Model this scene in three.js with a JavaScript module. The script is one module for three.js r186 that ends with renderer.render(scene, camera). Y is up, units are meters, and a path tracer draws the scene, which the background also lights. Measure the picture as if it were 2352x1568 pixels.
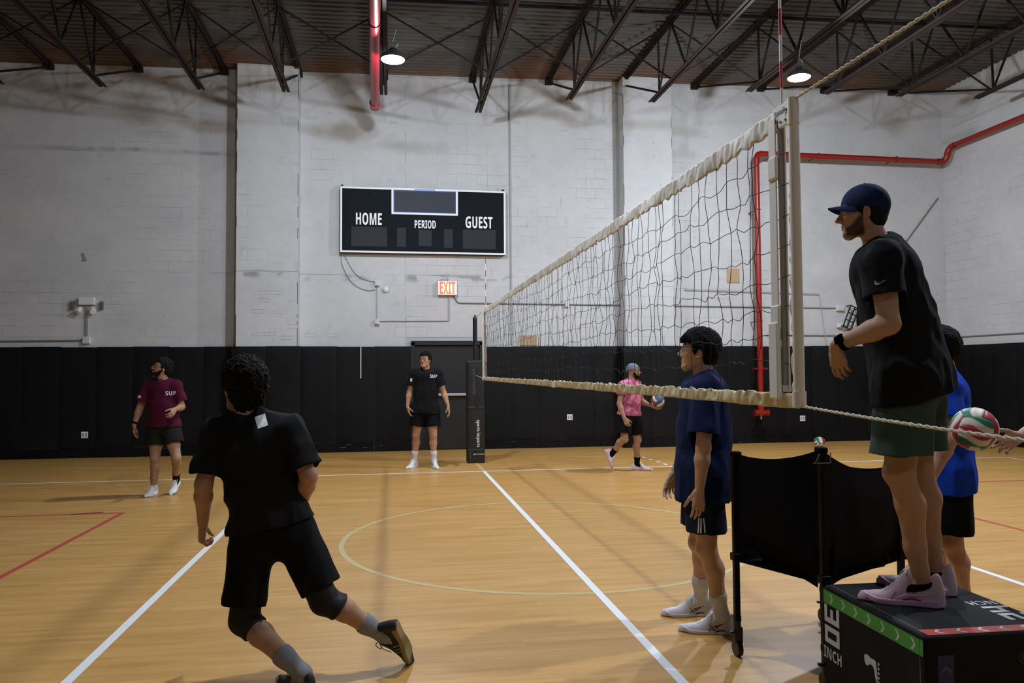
import * as THREE from 'three';
import { mergeGeometries } from 'three/addons/utils/BufferGeometryUtils.js';
import { RoundedBoxGeometry } from 'three/addons/geometries/RoundedBoxGeometry.js';
import { FontLoader } from 'three/addons/loaders/FontLoader.js';
import { RectAreaLightUniformsLib } from 'three/addons/lights/RectAreaLightUniformsLib.js';

// ---------------------------------------------------------------- camera, light, exposure
// metres; x along the sidelines, z along the net towards the camera, court floor at y = 0, net plane at x = 0
const scene = new THREE.Scene();
const camera = new THREE.PerspectiveCamera(47.9, 2352 / 1568, 0.05, 80);
camera.position.set(-1.413, 1.527, 11.753);
camera.rotation.set(0.0387, -0.1568, -0.0063, 'YXZ');
const renderer = new THREE.WebGLRenderer();
renderer.toneMapping = THREE.LinearToneMapping;
renderer.toneMappingExposure = 2.55;
renderer.shadowMap.enabled = true;
scene.background = new THREE.Color(0x000000);
RectAreaLightUniformsLib.init();
// high-bay lamps: [x, y of the glowing face, z, light straight down, light to all sides]
const LAMPS = [
  [-1.38, 5.9, 1.02, 120, 9.5], [4.64, 5.9, 1.2, 180, 16],
  [-1.38, 5.9, 7.1, 70, 10], [4.64, 5.9, 7.1, 80, 15], [-1.05, 5.9, 13.2, 8, 0.6], [4.64, 5.9, 13.2, 8, 0.6],
];
const LAMP_COLOR = new THREE.Color(0.88, 0.955, 1.06);

// ---------------------------------------------------------------- helpers
const V = (x, y, z) => new THREE.Vector3(x, y, z);
let seedState = 12345;
function rnd() { seedState = (seedState * 1664525 + 1013904223) >>> 0; return seedState / 4294967296; }
const rr = (a, b) => a + (b - a) * rnd();
const clamp = (x, a, b) => Math.min(b, Math.max(a, x));
const lerp = (a, b, t) => a + (b - a) * t;
const smooth = (a, b, x) => { const t = clamp((x - a) / (b - a), 0, 1); return t * t * (3 - 2 * t); };
const used = new Map();
function numbered(name) { const n = used.get(name) ?? 0; used.set(name, n + 1); return n ? name + '_' + String(n).padStart(3, '0') : name; }
function tag(o, label, category, group, kind) {
  if (label) o.userData.label = label;
  if (category) o.userData.category = category;
  if (group) o.userData.group = group;
  if (kind) o.userData.kind = kind;
  return o;
}
function thing(name, label, category, pos = [0, 0, 0], group, turn = 0) {
  const o = new THREE.Group(); o.name = numbered(name); scene.add(o);
  o.position.set(...pos); o.rotation.y = turn;
  return tag(o, label, category, group);
}
function merged(list) {
  const flat = list.map((g) => { const q = g.index ? g.toNonIndexed() : g; if (!q.attributes.uv) q.setAttribute('uv', new THREE.BufferAttribute(new Float32Array(q.attributes.position.count * 2), 2)); return q; });
  return flat.length === 1 ? flat[0] : mergeGeometries(flat);
}
function part(name, geo, mat, parent, label) {
  const m = new THREE.Mesh(Array.isArray(geo) ? merged(geo) : geo, mat); if (!mat.transmission) mat.side = THREE.DoubleSide;
  m.name = parent === scene ? numbered(name) : name; m.castShadow = m.receiveShadow = true;
  if (label) m.userData.label = label;
  parent.add(m); return m;
}
function bx(w, h, d, x = 0, y = 0, z = 0, r = 0) {
  const g = r ? new RoundedBoxGeometry(w, h, d, 2, r) : new THREE.BoxGeometry(w, h, d);
  return g.translate(x, y, z);
}
function cyl(a, b, r, seg = 10, r2 = r) {            // closed cylinder between two points
  const d = V(...b).sub(V(...a)), L = d.length();
  const g = new THREE.CylinderGeometry(r2, r, L, seg, 1);
  g.applyQuaternion(new THREE.Quaternion().setFromUnitVectors(V(0, 1, 0), d.normalize()));
  return g.translate((a[0] + b[0]) / 2, (a[1] + b[1]) / 2, (a[2] + b[2]) / 2);
}
function bar(a, b, w, h, up = V(0, 1, 0)) {           // rectangular bar between two points
  const A = V(...a), d = V(...b).sub(A), L = d.length(); d.normalize(); if (Math.abs(d.dot(up)) > 0.999) up = V(1, 0, 0);
  const s = V().crossVectors(up, d).normalize(), u = V().crossVectors(d, s);
  const g = new THREE.BoxGeometry(w, h, L);
  g.applyMatrix4(new THREE.Matrix4().makeBasis(s, u, d));
  return g.translate((a[0] + b[0]) / 2, (a[1] + b[1]) / 2, (a[2] + b[2]) / 2);
}
function tube(pts, r, seg = 40, rad = 6, closed = false) {
  return new THREE.TubeGeometry(new THREE.CatmullRomCurve3(pts.map((p) => (p.isVector3 ? p : V(...p))), closed), seg, r, rad, closed);
}
const M = (color, roughness = 0.7, extra = {}) => new THREE.MeshStandardMaterial({ color, roughness, ...extra });
// dull cloth and vinyl: hardly any sheen of their own
const MD = (color, roughness = 0.8, specularIntensity = 0.25, extra = {}) => new THREE.MeshPhysicalMaterial({ color, roughness, specularIntensity, ...extra });
const lin = (r, g, b) => new THREE.Color().setRGB(r, g, b);

// value noise
function hash3(x, y, z) { let h = (Math.imul(x, 374761393) + Math.imul(y, 668265263) + Math.imul(z, 2147483647 - 1013)) | 0; h = Math.imul(h ^ (h >>> 13), 1274126177); return ((h ^ (h >>> 16)) >>> 0) / 4294967296; }
function noise3(x, y, z) {
  const X = Math.floor(x), Y = Math.floor(y), Z = Math.floor(z); let u = x - X, v = y - Y, w = z - Z;
  u = u * u * (3 - 2 * u); v = v * v * (3 - 2 * v); w = w * w * (3 - 2 * w);
  const L = (a, b, t) => a + (b - a) * t;
  return L(L(L(hash3(X, Y, Z), hash3(X + 1, Y, Z), u), L(hash3(X, Y + 1, Z), hash3(X + 1, Y + 1, Z), u), v),
    L(L(hash3(X, Y, Z + 1), hash3(X + 1, Y, Z + 1), u), L(hash3(X, Y + 1, Z + 1), hash3(X + 1, Y + 1, Z + 1), u), v), w) * 2 - 1;
}
const fbm = (x, y, z, o = 4) => { let s = 0, a = 0.5; for (let i = 0; i < o; i++) { s += a * noise3(x, y, z); x *= 2.03; y *= 2.03; z *= 2.03; a *= 0.5; } return s; };
// noise that wraps in x with period P (integer) at frequency 1
function noiseP(x, y, s, P, Q) {
  const X = Math.floor(x), Y = Math.floor(y); let u = x - X, v = y - Y; u = u * u * (3 - 2 * u); v = v * v * (3 - 2 * v);
  const m = (a, b) => ((a % b) + b) % b, h = (i, j) => hash3(m(i, P), m(j, Q), s);
  return lerp(lerp(h(X, Y), h(X + 1, Y), u), lerp(h(X, Y + 1), h(X + 1, Y + 1), u), v) * 2 - 1;
}
function dataTex(w, h, fn, repeat = true) {           // fn(u, v) -> [r, g, b] sRGB 0..255
  const d = new Uint8Array(w * h * 4);
  for (let j = 0; j < h; j++) for (let i = 0; i < w; i++) { const c = fn((i + 0.5) / w, (j + 0.5) / h), k = (j * w + i) * 4; d[k] = clamp(c[0], 0, 255); d[k + 1] = clamp(c[1], 0, 255); d[k + 2] = clamp(c[2], 0, 255); d[k + 3] = 255; }
  const t = new THREE.DataTexture(d, w, h); t.magFilter = THREE.LinearFilter; t.minFilter = THREE.LinearFilter; t.colorSpace = THREE.SRGBColorSpace;
  if (repeat) t.wrapS = t.wrapT = THREE.RepeatWrapping;
  t.needsUpdate = true; return t;
}
const font = await new FontLoader().loadAsync('fonts/droid/droid_sans_bold.typeface.json');
function textShape(text, size, sx = 1, depth = 0) {   // centred flat lettering in the xy plane
  const sh = font.generateShapes(text, size);
  const g = depth ? new THREE.ExtrudeGeometry(sh, { depth, bevelEnabled: false, curveSegments: 4 }) : new THREE.ShapeGeometry(sh, 4);
  g.computeBoundingBox(); const b = g.boundingBox;
  return g.translate(-(b.min.x + b.max.x) / 2, -(b.min.y + b.max.y) / 2, 0).scale(sx, 1, 1);
}

// ---------------------------------------------------------------- the hall
const WZ = -3.38, WX = 10.63, LEFT = -13, BACKZ = 19, DECK = (x) => 7.42 + 0.022 * x;   // the roof falls gently to the left
// floor: printed wood-strip sports vinyl, strips along x
const floorTex = dataTex(2048, 2048, (u, v) => {
  const row = Math.floor(v * 70), len = 5 + (hash3(row, 3, 1) * 4 | 0), off = hash3(row, 7, 2), seg = Math.floor((u + off) * len) % len;
  const tone = hash3(row, seg, 5) - 0.5, g1 = noiseP(u * 24, v * 420, 11, 24, 420), g2 = noiseP(u * 90, v * 900, 12, 90, 900), g3 = noiseP(u * 9, v * 110, 13, 9, 110), g4 = noiseP(u * 5, v * 7, 14, 5, 7);
  const t = tone * 8 + g1 * 5 + g2 * 3 + g3 * 8 + g4 * 3;
  return [196 + t * 1.05, 149 + t * 1.05, 81 + t * 1.0];
});
floorTex.repeat.set(1 / 4, 1 / 4);
const floorMat = M(0xffffff, 0.36, { map: floorTex });
const white = M(0xe9ebee, 0.5), redLine = M(0xb4443a, 0.5), tanLine = M(0xc0b07c, 0.5), dullTan = M(0xcfae74, 0.5);
{
  const f = new THREE.Group(); f.name = 'floor'; scene.add(f); tag(f, null, null, null, 'structure');
  const g = bx(WX - LEFT + 1, 0.2, BACKZ - WZ + 1, (WX + LEFT) / 2, -0.1, (BACKZ + WZ) / 2), uv = g.attributes.uv, p = g.attributes.position;
  for (let i = 0; i < uv.count; i++) uv.setXY(i, p.getX(i), p.getZ(i));
  part('slab', g, floorMat, f);
  const line = (x0, z0, x1, z1, w, m) => { const d = Math.hypot(x1 - x0, z1 - z0), nx = -(z1 - z0) / d * w / 2, nz = (x1 - x0) / d * w / 2, y = 0.0012;
    const s = new THREE.BufferGeometry(); const P = [x0 + nx, y, z0 + nz, x1 + nx, y, z1 + nz, x1 - nx, y, z1 - nz, x0 - nx, y, z0 - nz];
    s.setAttribute('position', new THREE.Float32BufferAttribute(P, 3)); s.setAttribute('normal', new THREE.Float32BufferAttribute([0, 1, 0, 0, 1, 0, 0, 1, 0, 0, 1, 0], 3)); s.setAttribute('uv', new THREE.Float32BufferAttribute([0, 0, 1, 0, 1, 1, 0, 1], 2));
    s.setIndex([0, 1, 2, 0, 2, 3]); return part('court_line', s, m, f); };
  line(-9, 0, 9.03, 0, 0.05, white); line(9, -0.025, 9, 9, 0.05, white); line(-9, 0, -9, 9, 0.05, white);
  for (const x of [0, -3, 3]) line(x, 0.025, x, 9, 0.055, white);
  line(0, -1.2, 0, -0.03, 0.05, dullTan);
  for (let k = 0; k < 5; k++) for (const x of [-3, 3]) line(x, -0.2 - k * 0.35, x, -0.35 - k * 0.35, 0.05, white);
  line(-9, 9, 9, 9, 0.05, white);
  line(-9.5, 2.68, -4.35, 2.68, 0.05, redLine); line(-4.32, 2.66, -4.32, 6.9, 0.05, redLine); line(-4.85, 2.68, -4.55, 2.6, 0.07, M(0x8e2f28, 0.5));
  line(4.47, 2.4, 4.47, 7.0, 0.05, redLine); line(4.47, 2.45, 9.5, 2.45, 0.05, redLine);
  const ring = new THREE.RingGeometry(1.82, 1.866, 120).rotateX(-Math.PI / 2).translate(0, 0.0008, 4.71); part('centre_circle', ring, tanLine, f);
}

// painted masonry
const wallTex = dataTex(2048, 1024, (u, v) => {                     // u over 23.6 m of wall, v over 7.7 m
  const x = LEFT + u * (WX - LEFT), y = v * 7.7, n = fbm(x * 1.3, y * 1.6, 3, 5), f = fbm(x * 9, y * 11, 8, 3);
  let r = 196 + n * 10 + f * 5, g = 197 + n * 10 + f * 5, b = 198 + n * 9 + f * 5;
  const stain = (k, s) => { r -= 70 * k * s; g -= 82 * k * s; b -= 98 * k * s; };
  const blob = (cx, cy, sx, sy, s) => { const d = Math.hypot((x - cx) / sx, (y - cy) / sy); if (d < 1.5) stain(smooth(1.35, 0.2, d + n * 0.9), s); };
  blob(-2.3, 6.2, 0.9, 0.2, 0.55); blob(1.8, 6.75, 0.8, 0.14, 0.55); blob(2.4, 6.6, 0.5, 0.12, 0.35); blob(-6.1, 6.6, 0.4, 0.35, 0.3); blob(-4.7, 6.2, 0.9, 0.12, 0.4);
  blob(-1.3, 5.95, 0.9, 0.14, 0.25); blob(4.4, 6.5, 1.2, 0.12, 0.22); blob(9.6, 6.9, 0.5, 0.4, 0.3); blob(3.2, 6.9, 0.2, 0.8, 0.3); blob(-5.5, 7.05, 3, 0.3, 0.2); blob(0.6, 7.15, 3.4, 0.18, 0.2);
  if (y > 5.62 && y < 5.78 && x < -4.3 && x > -8.8) { const k = smooth(0.07, 0.0, Math.abs(y - 5.7 - n * 0.04)) * (0.55 + f) * smooth(-9, -7, x); r -= 42 * k; g -= 42 * k; b -= 42 * k; }
  if (y > 3.22 && y < 3.5 && x > -4.1 && x < 1) { const k = smooth(0.11, 0, Math.abs(y - 3.37 - n * 0.05)) * smooth(-0.1, 0.35, fbm(x * 4, y * 9, 31, 3)); r -= 46 * k; g -= 46 * k; b -= 45 * k; }
  const sp = noise3(x * 7, y * 7, 40); if (sp > 0.9) { r -= 10; g -= 11; b -= 10; }
  return [r, g, b];
}, false);
const wallMat = M(0xffffff, 0.62, { map: wallTex, vertexColors: true }), sideTex = wallTex.clone(), mortar = M(0xb4b6b8, 0.8);
const wuv = (x, y) => [(x - LEFT) / (WX - LEFT), y / 7.7];
// one block: proud face and four edges; (x0,y0)-(x1,y1) in wall coordinates, map() puts it in the room
function blockGeo(x0, y0, x1, y1, d, tone, map, uvShift = 0, e = 0.0012) {
  const P = [], U = [], C = [], F = [];
  const put = (x, y, z) => { const q = map(x, y, z); P.push(q[0], q[1], q[2]); const t = wuv(x + uvShift, y); U.push(t[0], t[1]); C.push(tone, tone, tone); return P.length / 3 - 1; };
  const quad = (a, b, c, e4) => { const i = [put(...a), put(...b), put(...c), put(...e4)]; F.push(i[0], i[1], i[2], i[0], i[2], i[3]); };
  quad([x0 + e, y0 + e, d], [x1 - e, y0 + e, d], [x1 - e, y1 - e, d], [x0 + e, y1 - e, d]);
  quad([x0, y0, 0], [x1, y0, 0], [x1 - e, y0 + e, d], [x0 + e, y0 + e, d]); quad([x0 + e, y1 - e, d], [x1 - e, y1 - e, d], [x1, y1, 0], [x0, y1, 0]);
  quad([x0, y0, 0], [x0 + e, y0 + e, d], [x0 + e, y1 - e, d], [x0, y1, 0]); quad([x1 - e, y0 + e, d], [x1, y0, 0], [x1, y1, 0], [x1 - e, y1 - e, d]);
  const g = new THREE.BufferGeometry(); g.setAttribute('position', new THREE.Float32BufferAttribute(P, 3)); g.setAttribute('uv', new THREE.Float32BufferAttribute(U, 2)); g.setAttribute('color', new THREE.Float32BufferAttribute(C, 3));
  g.setIndex(F); const n = g.toNonIndexed(); n.computeVertexNormals(); return n;
}
// lays blocks over a rectangle, keeps the 300 nearest the point of view as parts and joins the rest
function masonry(parent, name, x0, x1, y0, y1, bw, bh, map, { skip, focus, most = 300, uvShift = 0, gap = 0.0019, topOf } = {}) {
  const all = []; let row = 0;
  for (let y = y0; y < y1 - 0.01; y += bh, row++) {
    const yt = Math.min(y + bh, y1);
    for (let x = x0 - (row % 2 ? bw / 2 : 0); x < x1 - 0.01; x += bw) {
      let a = Math.max(x, x0), b = Math.min(x + bw, x1); if (b - a < 0.03) continue;
      let top = yt; if (topOf) top = Math.min(yt, topOf((a + b) / 2)); if (top - y < 0.03) continue;
      if (skip && skip((a + b) / 2, (y + top) / 2, (b - a) / 2)) continue;
      const open = noise3((a + b) * 0.55 + 20, y * 1.1, bh * 50) + rr(-0.5, 0.5) > 0.42, g = open && rnd() < 0.75 ? gap * rr(0.4, 1.2) : 0, h = open && rnd() < 0.5 ? gap * 0.9 : 0, d = 0.0075 + (open ? rr(-0.0004, 0.0004) : 0);
      all.push({ g: blockGeo(a + h / 2, y + g / 2, b - h / 2, top - g / 2, d, rr(0.992, 1.0), map, uvShift, open ? 0.0012 : 0), k: Math.hypot((a + b) / 2 - focus[0], (y + top) / 2 - focus[1]) });
    }
  }
  all.sort((p, q) => p.k - q.k);
  all.slice(0, most).forEach((b) => part(name, b.g, wallMat, parent));
  if (all.length > most) { const m = part('far_' + name + 's', mergeGeometries(all.slice(most).map((b) => b.g)), wallMat, parent); m.userData.kind = 'stuff'; }
}
function structure(name) { const s = new THREE.Group(); s.name = name; scene.add(s); tag(s, null, null, null, 'structure'); return s; }
const DOOR = [-1.02, 0.4], PIL = [[-4.24, -3.13], [3.22, 4.24]], PD = 0.36;
{
  const w = structure('wall_back');
  const inDoor = (x, y, w = 0) => x + w > DOOR[0] - 0.01 && x - w < DOOR[1] + 0.01 && y < 2.13;
  // mortar backing with the doorway left open
  part('mortar_bed', [bx(DOOR[0] - LEFT, 7.9, 0.28, (LEFT + DOOR[0]) / 2, 3.85, WZ - 0.148), bx(WX + 0.3 - DOOR[1], 7.9, 0.28, (WX + 0.3 + DOOR[1]) / 2, 3.85, WZ - 0.148), bx(DOOR[1] - DOOR[0], 5.67, 0.28, (DOOR[0] + DOOR[1]) / 2, 4.965, WZ - 0.148)], mortar, w);
  const map = (x, y, z) => [x, y, WZ - 0.0075 + z];
  const roofLine = (x) => DECK(x) - 0.06, yb = 2 + 7 * 0.203;
  for (const [x0, x1, y0, n] of [[LEFT, -4.78, 2.0, 60], [-4.78, -4.24, yb, 10], [-3.13, -2.35, yb, 20], [-2.35, DOOR[0] - 0.1, 2.0, 50], [DOOR[0] - 0.1, DOOR[1] + 0.1, 2.203, 50], [DOOR[1] + 0.1, 3.22, 2.0, 60], [4.24, WX, 2.0, 50]]) masonry(w, 'block', x0, x1, y0, 7.6, 0.405, 0.203, map, { focus: [clamp(0.2, x0, x1), 4.6], topOf: roofLine, most: n });
  masonry(w, 'covered_block', LEFT, WX, 0, 2.0, 0.405, 0.2, map, { skip: (x, y, w) => inDoor(x, y, w), focus: [0, 0], most: 0 });
  masonry(w, 'brick', -4.78, -4.24, 2.0, 3.421, 0.203, 0.07, map, { focus: [-4.5, 2.7], most: 60, gap: 0.006 });
  masonry(w, 'brick', -3.13, -2.35, 2.0, 3.421, 0.203, 0.07, map, { focus: [-2.8, 2.7], most: 100, gap: 0.006 });
  let i = 0;
  for (const [a, b] of PIL) {            // two pilasters standing well proud of the wall
    const p = structure(i++ ? 'pilaster_001' : 'pilaster'), D = PD, c = (a + b) / 2;
    part('mortar_bed', bx(b - a - 0.016, DECK(c) - 0.02, D, c, (DECK(c) - 0.02) / 2, WZ + D / 2 - 0.0085), mortar, p);
    const front = (x, y, z) => [x, y, WZ + D - 0.0075 + z];
    const lb = (x) => DECK(x) - 0.03;
    if (i === 1) masonry(p, 'brick', a, b, 2.0, 3.421, 0.203, 0.07, front, { focus: [c, 2.7], most: 120, gap: 0.006 });
    masonry(p, 'block', a, b, i === 1 ? 3.421 : 2.0, 7.6, 0.405, 0.203, front, { focus: [c, 4.5], most: 90, topOf: lb });
    for (const [x, s] of [[a, -1], [b, 1]]) masonry(p, 'return_block', 0, D, 2.0, 7.6, D + 0.01, 0.203, s < 0 ? (u, y, z) => [x + 0.0075 - z, y, WZ + u] : (u, y, z) => [x - 0.0075 + z, y, WZ + D - u], { focus: [0, 4.5], most: 30, uvShift: c, topOf: () => lb(c) });
  }
  const r = structure('wall_right');
  part('mortar_bed', bx(0.28, 8.2, BACKZ - WZ + 0.3, WX + 0.148, 4.0, (BACKZ + WZ) / 2), mortar, r);
  masonry(r, 'block', 0, BACKZ - WZ, 2.0, 7.7, 0.405, 0.203, (u, y, z) => [WX + 0.0075 - z, y, WZ + u], { focus: [0.5, 4.5], most: 200, uvShift: 4, topOf: () => DECK(WX) - 0.06 });
  const l = structure('wall_left'); part('painted_face', bx(0.3, 8.2, BACKZ - WZ + 0.6, LEFT - 0.15, 4.0, (BACKZ + WZ) / 2), M(0x8d8f90, 0.8), l);
  const bk = structure('wall_front'); part('painted_face', bx(WX - LEFT + 1, 8.2, 0.3, (WX + LEFT) / 2, 4.0, BACKZ + 0.15), M(0x777878, 0.8), bk);
}
// steel roof deck, ribs along x
{
  const tex = dataTex(1024, 512, (u, v) => { const n = fbm(u * 40, v * 9, 5, 4), s = noise3(u * 12, v * 90, 9); const k = 68 + n * 13 + s * 9, edge = smooth(0.07, 0.0, v + n * 0.05); return [k + edge * 34, k * 0.98 + edge * 6, k * 0.95 - edge * 14]; }, false);
  const P = [], U = [], I = [], z0 = WZ - 0.2, z1 = BACKZ + 0.2, x0 = LEFT - 0.2, x1 = WX + 0.2; let n = 0;
  const prof = [[0, 0], [0.075, 0], [0.095, 0.04], [0.13, 0.04]];
  for (let z = z0; z < z1; z += 0.15) for (const [dz, dy] of prof) { for (const x of [x0, x1]) { P.push(x, DECK(x) + dy, z + dz); U.push((x - x0) / (x1 - x0), (z + dz - z0) / (z1 - z0)); } n++; }
  for (let i = 0; i < n - 1; i++) { const a = i * 2; I.push(a, a + 1, a + 2, a + 1, a + 3, a + 2); }
  const g = new THREE.BufferGeometry(); g.setAttribute('position', new THREE.Float32BufferAttribute(P, 3)); g.setAttribute('uv', new THREE.Float32BufferAttribute(U, 2)); g.setIndex(I);
  const q = g.toNonIndexed(); q.computeVertexNormals();
  const c = structure('ceiling'); part('roof_deck', q, M(0xffffff, 0.6, { map: tex }), c);
  const top = bx(x1 - x0 + 0.5, 0.15, z1 - z0 + 0.5, 0, 0, 0); top.rotateZ(0.022).translate((x0 + x1) / 2, DECK((x0 + x1) / 2) + 0.16, (z0 + z1) / 2); part('roof_slab', top, M(0x404040, 0.9), c);
}
// open-web roof joists
const JX = [-10.7, -9.15, -7.6, -6.06, -4.53, -3.16, -1.53, 0.2, 1.75, 3.3, 4.87, 6.35, 7.8, 9.4];
const steel = MD(0x2a1f1d, 0.7, 0.4), steelDark = MD(0x1a1615, 0.75, 0.4);
const ORD = ['leftmost', 'second', 'third', 'fourth', 'fifth', 'sixth', 'seventh', 'eighth', 'ninth', 'tenth', 'eleventh', 'twelfth', 'thirteenth', 'rightmost'];
JX.forEach((x, i) => {
  const yt = DECK(x) - 0.03, yb = yt - 1.04, end = i === 7 ? -2.35 : i > 9 ? -0.9 : -1.55, zt = WZ + 0.02;
  const j = thing('roof_joist', i === 0 ? 'rusty brown open-web steel roof joist nearest the left wall' : i === 13 ? 'rusty brown open-web steel roof joist nearest the right brick wall' : `rusty brown open-web steel roof joist, ${ORD[i]} of the row counted from the left wall`, 'roof joist', [x, yb, zt], 'open-web joists under the roof deck');
  const Z = (z) => z - zt, top = yt - yb;
  part('top_chord', [-1, 1].map((s) => mergeGeometries([bx(0.01, 0.06, BACKZ - zt, s * 0.016, top - 0.03, (BACKZ - zt) / 2), bx(0.055, 0.01, BACKZ - zt, s * 0.04, top - 0.005, (BACKZ - zt) / 2)])), steel, j);
  part('bottom_chord', [-1, 1].map((s) => mergeGeometries([bx(0.01, 0.055, BACKZ - end, s * 0.016, 0.03, Z(end) + (BACKZ - end) / 2), bx(0.05, 0.01, BACKZ - end, s * 0.038, 0.005, Z(end) + (BACKZ - end) / 2)])), steel, j);
  const first = end + 0.42, pitch = 1.24; part('end_web', bar([0, top - 0.08, 0.1], [0, 0.03, Z(first)], 0.03, 0.035), steelDark, j);
  part('bearing_seat', bx(0.14, 0.07, 0.16, 0, top - 0.065, 0.09), steelDark, j);
  for (let k = 0; k < 11; k++) {
    const z = first + k * pitch;
    part('web', bar([0, 0.03, Z(z)], [0, top - 0.03, Z(z + pitch * 0.5)], 0.028, 0.03), steelDark, j);
    part('web', bar([0, top - 0.03, Z(z + pitch * 0.5)], [0, 0.03, Z(z + pitch)], 0.028, 0.03), steelDark, j);
    if (k % 2 === 0) part('web', bar([0, 0.03, Z(z)], [0, top - 0.03, Z(z - 0.02)], 0.03, 0.03), steelDark, j);
  }
});
for (let i = 0; i < JX.length - 1; i++) for (const [zz, where] of [[-0.55, 'near the back wall'], [4.6, 'over the middle of the court']]) {
  const a = JX[i], b = JX[i + 1], ya = DECK(a) - 0.06, yb = DECK(b) - 0.06;
  const c = thing('cross_brace', `crossed steel angles ${where}, ${ORD[i] === 'leftmost' ? 'first' : ORD[i]} bay from the left`, 'cross brace', [a, ya - 1, zz], 'cross braces between the roof joists');
  part('rod', bar([0.01, 0.03, 0], [b - a - 0.01, yb - ya + 0.98, 0], 0.02, 0.026, V(0, 0, 1)), steelDark, c); part('rod', bar([0.01, 0.98, 0.03], [b - a - 0.01, yb - ya + 0.03, 0.03], 0.02, 0.026, V(0, 0, 1)), steelDark, c);
}
for (const [z, where] of [[-0.1, 'near the back wall'], [5.2, 'over the court']]) tag(part('bridging_bar', bar([LEFT, DECK(LEFT) - 0.09, z], [WX, DECK(WX) - 0.09, z], 0.035, 0.05), steelDark, scene), `long steel bridging bar tying the joist tops together ${where}`, 'bridging bar', 'bridging bars');

// high-bay lamps
LAMPS.forEach(([x, y, z, I, side], i) => {
  const seen = i < 2, L = thing('high_bay_lamp', ['bright round high-bay lamp hanging beside the red ceiling pipe', 'bright round high-bay lamp hanging above the net\'s near end', 'round high-bay lamp over the middle of the court on the left', 'round high-bay lamp over the middle of the court on the right', 'round high-bay lamp behind the camera on the left', 'round high-bay lamp behind the camera on the right'][i], 'lamp', [x, y, z], 'round lamps hung from the roof joists');
  const body = new THREE.LatheGeometry([[0, 0.16], [0.05, 0.155], [0.06, 0.1], [0.12, 0.085], [0.165, 0.045], [0.172, 0.0], [0.165, -0.004], [0.16, 0.004], [0, 0.004]].map((p) => new THREE.Vector2(...p)), 32);
  part('housing', body, M(0x3a3b3d, 0.5), L);
  part('lens', new THREE.CylinderGeometry(0.16, 0.154, 0.014, 32).translate(0, -0.003, 0), new THREE.MeshStandardMaterial({ color: 0xffffff, emissive: LAMP_COLOR, emissiveIntensity: 30, roughness: 0.4 }), L);
  part('hook', tube([[-0.01, 0.15, 0], [0.05, 0.19, 0], [0.06, 0.25, 0], [0.01, 0.28, 0], [-0.02, 0.25, 0]], 0.008, 20, 6), M(0x9a9c9e, 0.4, { metalness: 0.8 }), L);
  part('hanger_wire', cyl([0, 0.26, 0], [0.05, DECK(x) - 1.05 - y, 0], 0.004, 6), M(0xb0b2b4, 0.5), L);
  const light = new THREE.RectAreaLight(LAMP_COLOR, I, 0.28, 0.28); light.position.set(x, y - 0.014, z); light.rotation.x = -Math.PI / 2; light.castShadow = true; scene.add(light);
  const glow = new THREE.PointLight(LAMP_COLOR, side); glow.position.set(x, y - 0.075, z); glow.shadow.radius = 4; glow.castShadow = true; scene.add(glow);
});

// ---------------------------------------------------------------- fittings on the walls
const padMat = MD(0x0f0f11, 0.6, 0.35), padDark = MD(0x0b0b0c, 0.65, 0.3), blackMetal = M(0x0d0d0f, 0.45), galv = M(0x9b9da0, 0.5, { metalness: 0.3 }), plastic = M(0xd9dadb, 0.5);
function padGeo(w, h, d, seed) {                         // soft upholstered panel with rounded edges and faint creases
  const nx = 8, ny = 22, P = [], I = [];
  for (let j = 0; j <= ny; j++) for (let i = 0; i <= nx; i++) {
    const u = i / nx, v = j / ny, e = Math.min(1, Math.min(u * w, (1 - u) * w, v * h, (1 - v) * h) / 0.012);
    P.push((u - 0.5) * w, (v - 0.5) * h, d * (0.82 + 0.18 * Math.sqrt(1 - (1 - e) * (1 - e))) + 0.005 * fbm(u * 3 + seed * 7, v * 7 + u * 2, seed, 3));
  }
  for (let j = 0; j < ny; j++) for (let i = 0; i < nx; i++) { const a = j * (nx + 1) + i, b = a + nx + 1; I.push(a, a + 1, b + 1, a, b + 1, b); }
  const g = new THREE.BufferGeometry(); g.setAttribute('position', new THREE.Float32BufferAttribute(P, 3)); g.setIndex(I); g.computeVertexNormals();
  return merged([g, bx(w, h, d * 0.8, 0, 0, d * 0.4)]);
}
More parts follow.
